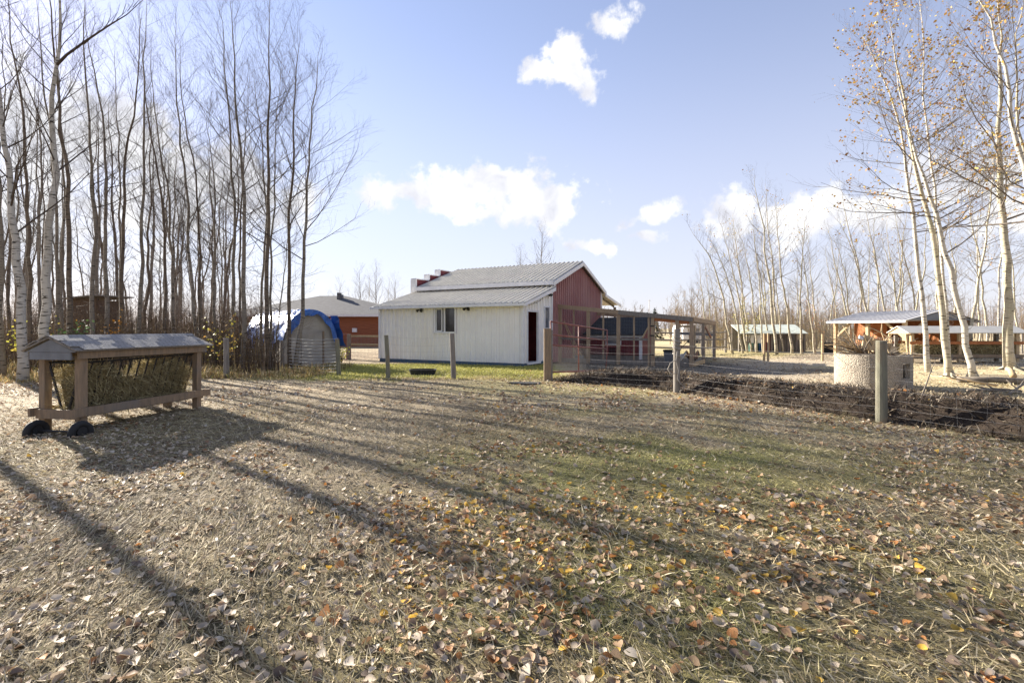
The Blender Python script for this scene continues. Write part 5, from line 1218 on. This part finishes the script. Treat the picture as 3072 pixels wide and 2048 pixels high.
for pts in ([(.25, -.2, .2), (.35, -.2, .55), (.12, -.15, .72), (-.05, -.1, .82), (-.28, -.1, .88)], [(.12, -.15, .72), (.13, -.15, .95)], [(-.35, 0, .2), (-.62, -.1, .62), (-.8, -.1, .9)], [(-.3, .1, .2), (-.75, 0, .5), (-1.05, 0, .62)], [(-.2, .1, .2), (-.7, .1, .42), (-1.1, .15, .42)]):
    MB().tube(pts, np.linspace(.022, .007, len(pts)), 6).build('branch', M['palewood'], bp_, sm=True)
for c_, rz, ry, sx, sy, m_ in (((.02, -.1, .40), -.2, .33, .62, .36, 'palewood'), ((.0, -.06, .50), -.2, .34, .7, .09, 'trim'), ((.40, -.05, .32), .3, .28, .45, .22, 'palewood'), ((.5, .15, .26), .2, .2, .4, .2, 'orangewood')):
    o_ = MB().box(-sx / 2, sx / 2, -.02, .02, -sy / 2, sy / 2).build('board', M[m_], bp_); o_.location = c_; o_.rotation_euler = (-.35, ry, rz)

# ------------------------------------------------------------------ tarp shelter
fr_ = Vector((-6.9, 19.6, 0)); ac = Vector((-.78, -.62, 0)).normalized(); ax_ = Vector((-.66, .75, 0)).normalized(); TW, TL, TH = 1.95, 5.4, 2.12
ts = thing('tarp_shelter', 'rounded grey canvas shelter covered by a blue and silver tarp behind the trees', 'shelter', fr_)
def arch(f, infl=0):   # f 0..1 from the near-right foot over the top to the left foot
    f = min(max(f, .004), .996); a = math.pi * f; x = TW / 2 - (TW / 2 + infl) * math.cos(a) ; z = (TH + infl) * (math.sin(a) ** .62)
    return ac * x + Vector((0, 0, z))
NA = 26
body = MB()
ring_ = [arch(i / NA) for i in range(NA + 1)]
for i in range(NA): body.quad(ring_[i], ring_[i + 1], ring_[i + 1] + ax_ * TL, ring_[i] + ax_ * TL)
body.poly(ring_); body.poly([p + ax_ * TL for p in ring_][::-1]); body.build('canvas_body', M['canvas'], ts)
dp = MB(); a0 = ac * .55 - ax_ * .03; dp.prism([a0, a0 + ac * .75, a0 + ac * .75 + Vector((0, 0, 1.25)), a0 + Vector((0, 0, 1.28))], -ax_ * .03); dp.build('door_panel', M['wood'] if False else M['canvas'], ts)
MB().beam(ac * .5 - ax_ * .04, ac * .5 - ax_ * .04 + Vector((0, 0, 1.35)), .05, .05).build('door_post', M['wood'], ts)
for nm, f0, f1, t0, t1, m_, sd_ in (('tarp', .08, .80, -.12, 1.5, 'tarp', 1), ('tarp', .55, .93, -.10, 5.5, 'tarp', 2), ('tarp', .30, .585, 1.2, 5.55, 'whitetarp', 3)):
    g = np.random.default_rng(sd_); nu, nv = 26, 36; P = []
    for j in range(nv + 1):
        t = t0 + (t1 - t0) * j / nv
        for i in range(nu + 1):
            fr0 = f0 + (.05 * math.sin(j * .9 + sd_) + .04 * math.sin(j * .37)) * (1 if i < 4 else 0); ff1 = f1 + .03 * math.sin(j * .7 + 2)
            f = fr0 + (ff1 - fr0) * i / nu
            w_ = .03 + .03 * sd_ * .4 + .028 * math.sin(f * 30 + t * 2.2) * math.sin(t * 5 + f * 8) + .018 * g.normal()
            P.append(tuple(arch(f, max(w_, .012 + .012 * sd_)) + ax_ * t))
    Fq_ = [(j * (nu + 1) + i, j * (nu + 1) + i + 1, (j + 1) * (nu + 1) + i + 1, (j + 1) * (nu + 1) + i) for j in range(nv) for i in range(nu)]
    me = bpy.data.meshes.new(nm); me.from_pydata(P, [], Fq_); me.update(); smooth(me); me.materials.append(M[m_]); link(nm, me, ts)
vl = MB(); pr_ = None
for i in range(41):
    f = .06 + .76 * i / 40; e_ = arch(f, .05) - ax_ * .13; hang = .30 + .16 * math.sin(f * 9 + .6) + .05 * math.sin(f * 41); dn_ = Vector((0, 0, -hang)) + (ac * (TW / 2) - e_ * 1.0).normalized() * .05 - ax_ * (.05 + .04 * math.sin(f * 55))
    if pr_: vl.quad(pr_[0], e_, e_ + dn_ * .5 - ax_ * .04 * math.sin(f * 37), pr_[1]); vl.quad(pr_[1], e_ + dn_ * .5 - ax_ * .04 * math.sin(f * 37), e_ + dn_, pr_[2])
    pr_ = (e_, e_ + dn_ * .5 - ax_ * .04 * math.sin(f * 37), e_ + dn_)
vl.build('tarp_valance', M['tarp'], ts)
dr_ = MB(); k = 10
for i in range(k):   # flap hanging down at the house side
    z0, z1 = 1.95 - i * .15, 1.95 - (i + 1) * .15
    w0, w1 = .16 + .03 * math.sin(i * 1.7), .16 + .03 * math.sin(i * 1.7 + 1.7)
    c0, c1 = ac * (.16 - .04 * i), ac * (.16 - .04 * (i + 1))
    dr_.quad(c0 - ax_ * .14 + Vector((0, 0, z0)) - ac * w0, c0 + ax_ * .3 + Vector((0, 0, z0)) - ac * .05, c1 + ax_ * .3 + Vector((0, 0, z1)) - ac * .05, c1 - ax_ * .14 + Vector((0, 0, z1)) - ac * w1) if i < 8 else None
dr_.build('tarp_flap', M['tarp'], ts)

# ------------------------------------------------------------------ cedar house
hs = thing('house', 'single-storey cedar-sided house with dark hip roof beyond the barn', 'house', (-15.5, 40, 0))
hx0, hx1, hy0, hy1, he, hp_ = -7.0, 7.4, 0, 9, 2.52, 4.35
wl = MB(); nb_ = 17
for i in range(nb_):
    z0, z1 = he * i / nb_, he * (i + 1) / nb_
    wl.quad((hx0, hy0 - .018, z0), (hx1, hy0 - .018, z0), (hx1, hy0, z1), (hx0, hy0, z1)); wl.quad((hx0, hy0, z0), (hx1, hy0, z0), (hx1, hy0 - .018, z0), (hx0, hy0 - .018, z0))
wl.quad((hx1, hy0, 0), (hx1, hy1, 0), (hx1, hy1, he), (hx1, hy0, he)); wl.quad((hx0, hy1, 0), (hx0, hy0, 0), (hx0, hy0, he), (hx0, hy1, he)); wl.quad((hx1, hy1, 0), (hx0, hy1, 0), (hx0, hy1, he), (hx1, hy1, he))
wl.build('wall', M['siding'], hs)
ov = .6; E = [(hx0 - ov, hy0 - ov), (hx1 + ov, hy0 - ov), (hx1 + ov, hy1 + ov), (hx0 - ov, hy1 + ov)]; r0, r1 = (-1.6, 4.5, hp_), (.6, 4.5, hp_); z = he + .06
rf_ = MB(); rf_.poly([(*E[0], z), (*E[1], z), r1, r0]); rf_.poly([(*E[1], z), (*E[2], z), r1]); rf_.poly([(*E[2], z), (*E[3], z), r0, r1]); rf_.poly([(*E[3], z), (*E[0], z), r0])
rfo = rf_.build('roof', M['roofshingle'], hs); MB().box(.3, .6, 3.4, 3.7, 3.8, 4.55).build('vent', M['roofshingle'], rfo); MB().box(.55, .75, 3.6, 3.8, 3.9, 4.4).build('vent', M['greypaint'], rfo)
MB().box(hx0 - ov, hx1 + ov, hy0 - ov - .03, hy0 - ov, he - .13, he + .055).build('fascia', M['trim'], hs); MB().box(hx0 - ov, hx1 + ov, hy0 - ov, hy0, he - .13, he - .10).build('soffit', M['trim'], hs)
def house_win(px0, px1, py0, py1):
    a, b = at(px0, py1, 40) - hs.location, at(px1, py0, 40) - hs.location
    w_ = MB().box(a.x, b.x, -.06, 0, a.z, a.z + .08).box(a.x, b.x, -.06, 0, b.z - .08, b.z).box(a.x, a.x + .08, -.06, 0, a.z, b.z).box(b.x - .08, b.x, -.06, 0, a.z, b.z).box((a.x + b.x) / 2 - .03, (a.x + b.x) / 2 + .03, -.05, 0, a.z, b.z).build('window', M['trim'], hs)
    MB().box(a.x + .08, b.x - .08, -.045, -.03, a.z + .08, b.z - .08).build('pane', M['greyglass'], w_)
house_win(983, 1018, 956, 983); house_win(800, 835, 956, 983)
a = at(1065, 990, 40) - hs.location; MB().box(a.x - .18, a.x + .18, -.16, -.02, a.z - .16, a.z + .16).build('wall_vent', M['trim'], hs)

# ------------------------------------------------------------------ mint-roofed shed and things in the far yard
d = 31.0; ms = thing('goat_shed', 'low shed with long mint-green roof behind the leaning aspens', 'shed', ((2215 - CX) / F * d, d, gzf((2215 - CX) / F * d, d)), R(-6))
sw = 190 / F * d * 1.0
MB().prism([(0, -.35, 1.12), (0, 1.4, 1.66), (0, 1.4, 1.70), (0, -.35, 1.16)], (sw, 0, 0)).build('roof', M['mint'], ms)
for i in range(9):
    x = .05 + i * (sw - .1) / 8; MB().box(x - .05, x + .05, -.05, .05, -.2, 1.2).build('post', M['greywood'], ms)
for i in range(13): MB().box(i * sw / 13 + .004, (i + 1) * sw / 13 - .004, 1.2, 1.24, 0, 1.55).build('back_board', M['greywood'], ms)
for i in range(5): MB().box(.55, 1.6, .04 - .008 * i, .06, .55 + i * .1, .65 + i * .1).build('siding_board', M['trim'], ms)
MB().box(1.62, 2.0, .06, .1, 0, 1.0).build('door', M['darkred'], ms)
for i in range(8): MB().box(2.6 + i * .16, 2.6 + i * .16 + .145, .06, .1, 0, .75).build('front_board', M['greywood'], ms)
M['green'] = mat('green_plastic', (.015, .06, .04), (.012, .045, .03), rough=.6); M['bluep'] = mat('blue_plastic', (.03, .08, .20), (.02, .06, .15), rough=.6)
def barrel(px, d, h, r_, m_, label):
    x = (px - CX) / F * d; t = thing('barrel', label, 'barrel', (x, d, gzf(x, d))); MB().tube([(0, 0, 0), (0, 0, h * .1), (0, 0, h * .33), (0, 0, h * .36), (0, 0, h * .64), (0, 0, h * .67), (0, 0, h * .95), (0, 0, h)], [r_ * .93, r_, r_, r_ * 1.05, r_ * 1.05, r_, r_, r_ * .9], 18).build('drum', M[m_], t, sm=False); MB().tube([(0, 0, h + .002), (0, 0, h + .03)], r_ * .9, 18).build('lid', M[m_], t)
barrel(2262, 31.3, .60, .32, 'green', 'dark green barrel under the mint-roofed shed'); barrel(2277, 31.2, .5, .2, 'bluep', 'blue barrel beside the dark green one'); barrel(2484, 30, .55, .3, 'rubber', 'dark drum standing behind the lone yard post')
def lone_post(px, py, h, r_, label, m_='palewood'):
    p = G(px, py); t = thing('fence_post', label, 'post', (p.x, p.y, gzf(p.x, p.y))); MB().tube([(0, 0, -.2), (.01, 0, h * .6), (.01, .0, h - .01), (.01, 0, h)], [r_, r_, r_ * .96, r_ * .85], 12).build('shaft', M[m_], t)
lone_post(2292, 1086, 1.22, .046, 'left one of two pale posts set side by side in the yard'); lone_post(2304, 1087, 1.23, .046, 'right one of two pale posts set side by side in the yard'); lone_post(2467, 1084, 1.18, .05, 'single slim pale post between the twin posts and the shelter')
lone_post(3066, 1062, 1.3, .05, 'slim post at the edge of the open field', 'greywood')
rf2 = thing('rail_fence', 'old weathered rail fence between the chicken run and the aspen clump', 'fence', G(2150, 1070))
o = rf2.location
rp2 = [Vector((x, y, 0)) for x, y in ((o.x, o.y + 2), (o.x + 1.1, o.y + 3.2), (o.x + 2.3, o.y + 4.3), (o.x - 3, o.y + 3.4), (o.x - 6, o.y + 5))]
for p in rp2: q = p - o; MB().tube([q + Vector((0, 0, -.2)), q + Vector((0, 0, 1.35))], [.075, .06], 8).build('post', M['greywood'], rf2)
order_ = [4, 3, 0, 1, 2]
for a_, b_ in zip(order_[:-1], order_[1:]):
    for z in (.35, .8, 1.2): MB().tube([rp2[a_] - o + Vector((0, -.08, z + .05)), (rp2[a_] + rp2[b_]) / 2 - o + Vector((0, -.1, z - .01)), rp2[b_] - o + Vector((0, -.08, z + .03))], [.05, .045, .04], 7).build('rail', M['greywood'], rf2)
# white camper behind the run
cm_ = thing('camper_trailer', 'white camper trailer parked far behind the chicken run', 'trailer', ((2085 - CX) / F * 50, 50, -.15), R(12))
MB().prism([(-1.3, 0, .55), (1.3, 0, .55), (1.3, 0, 1.75), (.5, 0, 2.05), (-1.2, 0, 1.95), (-1.35, 0, 1.4)], (0, 2.0, 0)).build('body', M['trim'], cm_); MB().box(-.6, .5, -.02, -.003, 1.15, 1.6).build('window', M['greyglass'], cm_)
for x in (-.5, .3): MB().tube([(x, -.05, .3), (x, .15, .3)], .3, 16).build('wheel', M['rubber'], cm_)
# utility pole
up_ = thing('radio_mast', 'thin white mast rising beyond the chicken run', 'mast', ((1948 - CX) / F * 62, 62, 0)); MB().tube([(0, 0, -.1), (0, 0, 5.0)], [.06, .04], 6).build('shaft', M['trim'], up_); MB().tube([(-.2, 0, 4.9), (.2, 0, 4.9)], .03, 5).build('crossbar', M['trim'], up_)

# ------------------------------------------------------------------ small things
p = G(1265, 1126); tb = thing('feed_trough', 'low black rubber feed trough on the grass behind the wire fence', 'trough', (p.x, p.y + .2, gzf(p.x, p.y)))
m = MB(); 
def oval(rx, ry, z, k=28): return [(math.copysign(abs(math.cos(t)) ** .6, math.cos(t)) * rx, math.copysign(abs(math.sin(t)) ** .6, math.sin(t)) * ry, z) for t in np.linspace(0, 2 * math.pi, k, endpoint=False)]
rings = [oval(.36, .24, 0), oval(.42, .29, .17), oval(.43, .30, .18), oval(.40, .27, .18), oval(.33, .21, .04)]
for a_, b_ in zip(rings[:-1], rings[1:]):
    for i in range(28): m.quad(a_[i], a_[(i + 1) % 28], b_[(i + 1) % 28], b_[i])
m.poly(rings[-1]); m.build('tub', M['rubber'], tb)
p = G(1575, 1153); fm = MB(); fo_ = thing('dark_patch', 'flat dark patch lying in the grass by the gate post', 'mat', (p.x, p.y, gzf(p.x, p.y) + .02)); fm.prism([(math.cos(t) * .42 * (1 + .12 * math.sin(3 * t)), math.sin(t) * .26, .0) for t in np.linspace(0, 6.28, 22, endpoint=False)], (0, 0, .012)); fm.build('sheet', M['rubber'], fo_)  # thin flat dark sheet laid on the grass
# shack in the wood and orange machine beside it
sk = thing('wood_shack', 'brown plank shack half hidden among the wood trunks', 'shack', ((248 - CX) / F * 21, 21, gzf(-18, 21)), R(-14))
M['darkwood'] = mat('dark_planks', (.13, .085, .055), (.09, .06, .04), scale=4, stretch=(6, 6, 1), rough=.9)
for i in range(11): MB().box(-.75 + i * .137, -.75 + i * .137 + .13, 0, .03, .9, 2.62).build('plank', M['darkwood'], sk)
for i in range(8): MB().box(.76, .79, .03 + i * .137, .03 + i * .137 + .13, .9, 2.55).build('plank', M['darkwood'], sk)
MB().prism([(-.95, -.25, 2.60), (.95, -.25, 2.72), (.95, -.25, 2.77), (-.95, -.25, 2.65)], (0, 1.7, 0)).build('roof', M['greywood'], sk)
for x in (-.65, .65):
    for y in (.1, 1.0): MB().box(x - .06, x + .06, y - .06, y + .06, -.2, .9).build('leg', M['wood'], sk)
# dead branches and logs at the far right
for i, (px, py, L_, r_, az, el, lab) in enumerate(((2995, 1170, 1.3, .035, 2.4, .12, 'bleached dead branch lying in front of the stout aspen'), (3040, 1145, .5, .085, 1.0, .35, 'short yellowish cut log beside the dead branches'), (3060, 1190, 1.6, .045, 3.4, .05, 'long pale dead branch at the yard edge by the log'), (3025, 1200, 1.1, .03, .5, .2, 'forked thin dead branch below the yellowish log'), (3085, 1165, 1.5, .09, 2.9, .02, 'grey fallen trunk section behind the dead branches'))):
    p = G(px, py); p = Vector((p.x * 1.05, p.y * 1.05, 0)); t = thing('dead_branch', lab, 'branch', (p.x, p.y, gzf(p.x, p.y) + r_ * .8)); dd = Vector((math.cos(az) * math.cos(el), math.sin(az) * math.cos(el), math.sin(el)))
    q = MB(); q.tube([(0, 0, 0), tuple(dd * L_ * .5 + Vector((.03, .02, .03))), tuple(dd * L_)], [r_, r_ * .85, r_ * (.5 if r_ < .06 else .9)], 9); q.build('stem', M['palewood'] if i < 2 else M['stick'], t, sm=True)
    if r_ < .06:
        q = MB()
        for s in (-1, 1): q.tube([tuple(dd * L_ * .45), tuple(dd * L_ * .7 + Vector((.2 * s, .15, .12)))], [r_ * .6, r_ * .2], 6)
        q.build('twig', M['stick'], t)
p = G(2790, 1265); sp_ = thing('sapling', 'thin leafless sapling growing slantwise out of the earth bank', 'sapling', (p.x + .05, p.y + .25, gzf(p.x + .05, p.y + .25) - .03)); MB().tube([(0, 0, 0), (.14, .05, .25), (.28, .12, .48), (.42, .2, .62)], [.012, .010, .008, .004], 6).build('stem', M['stick'], sp_)
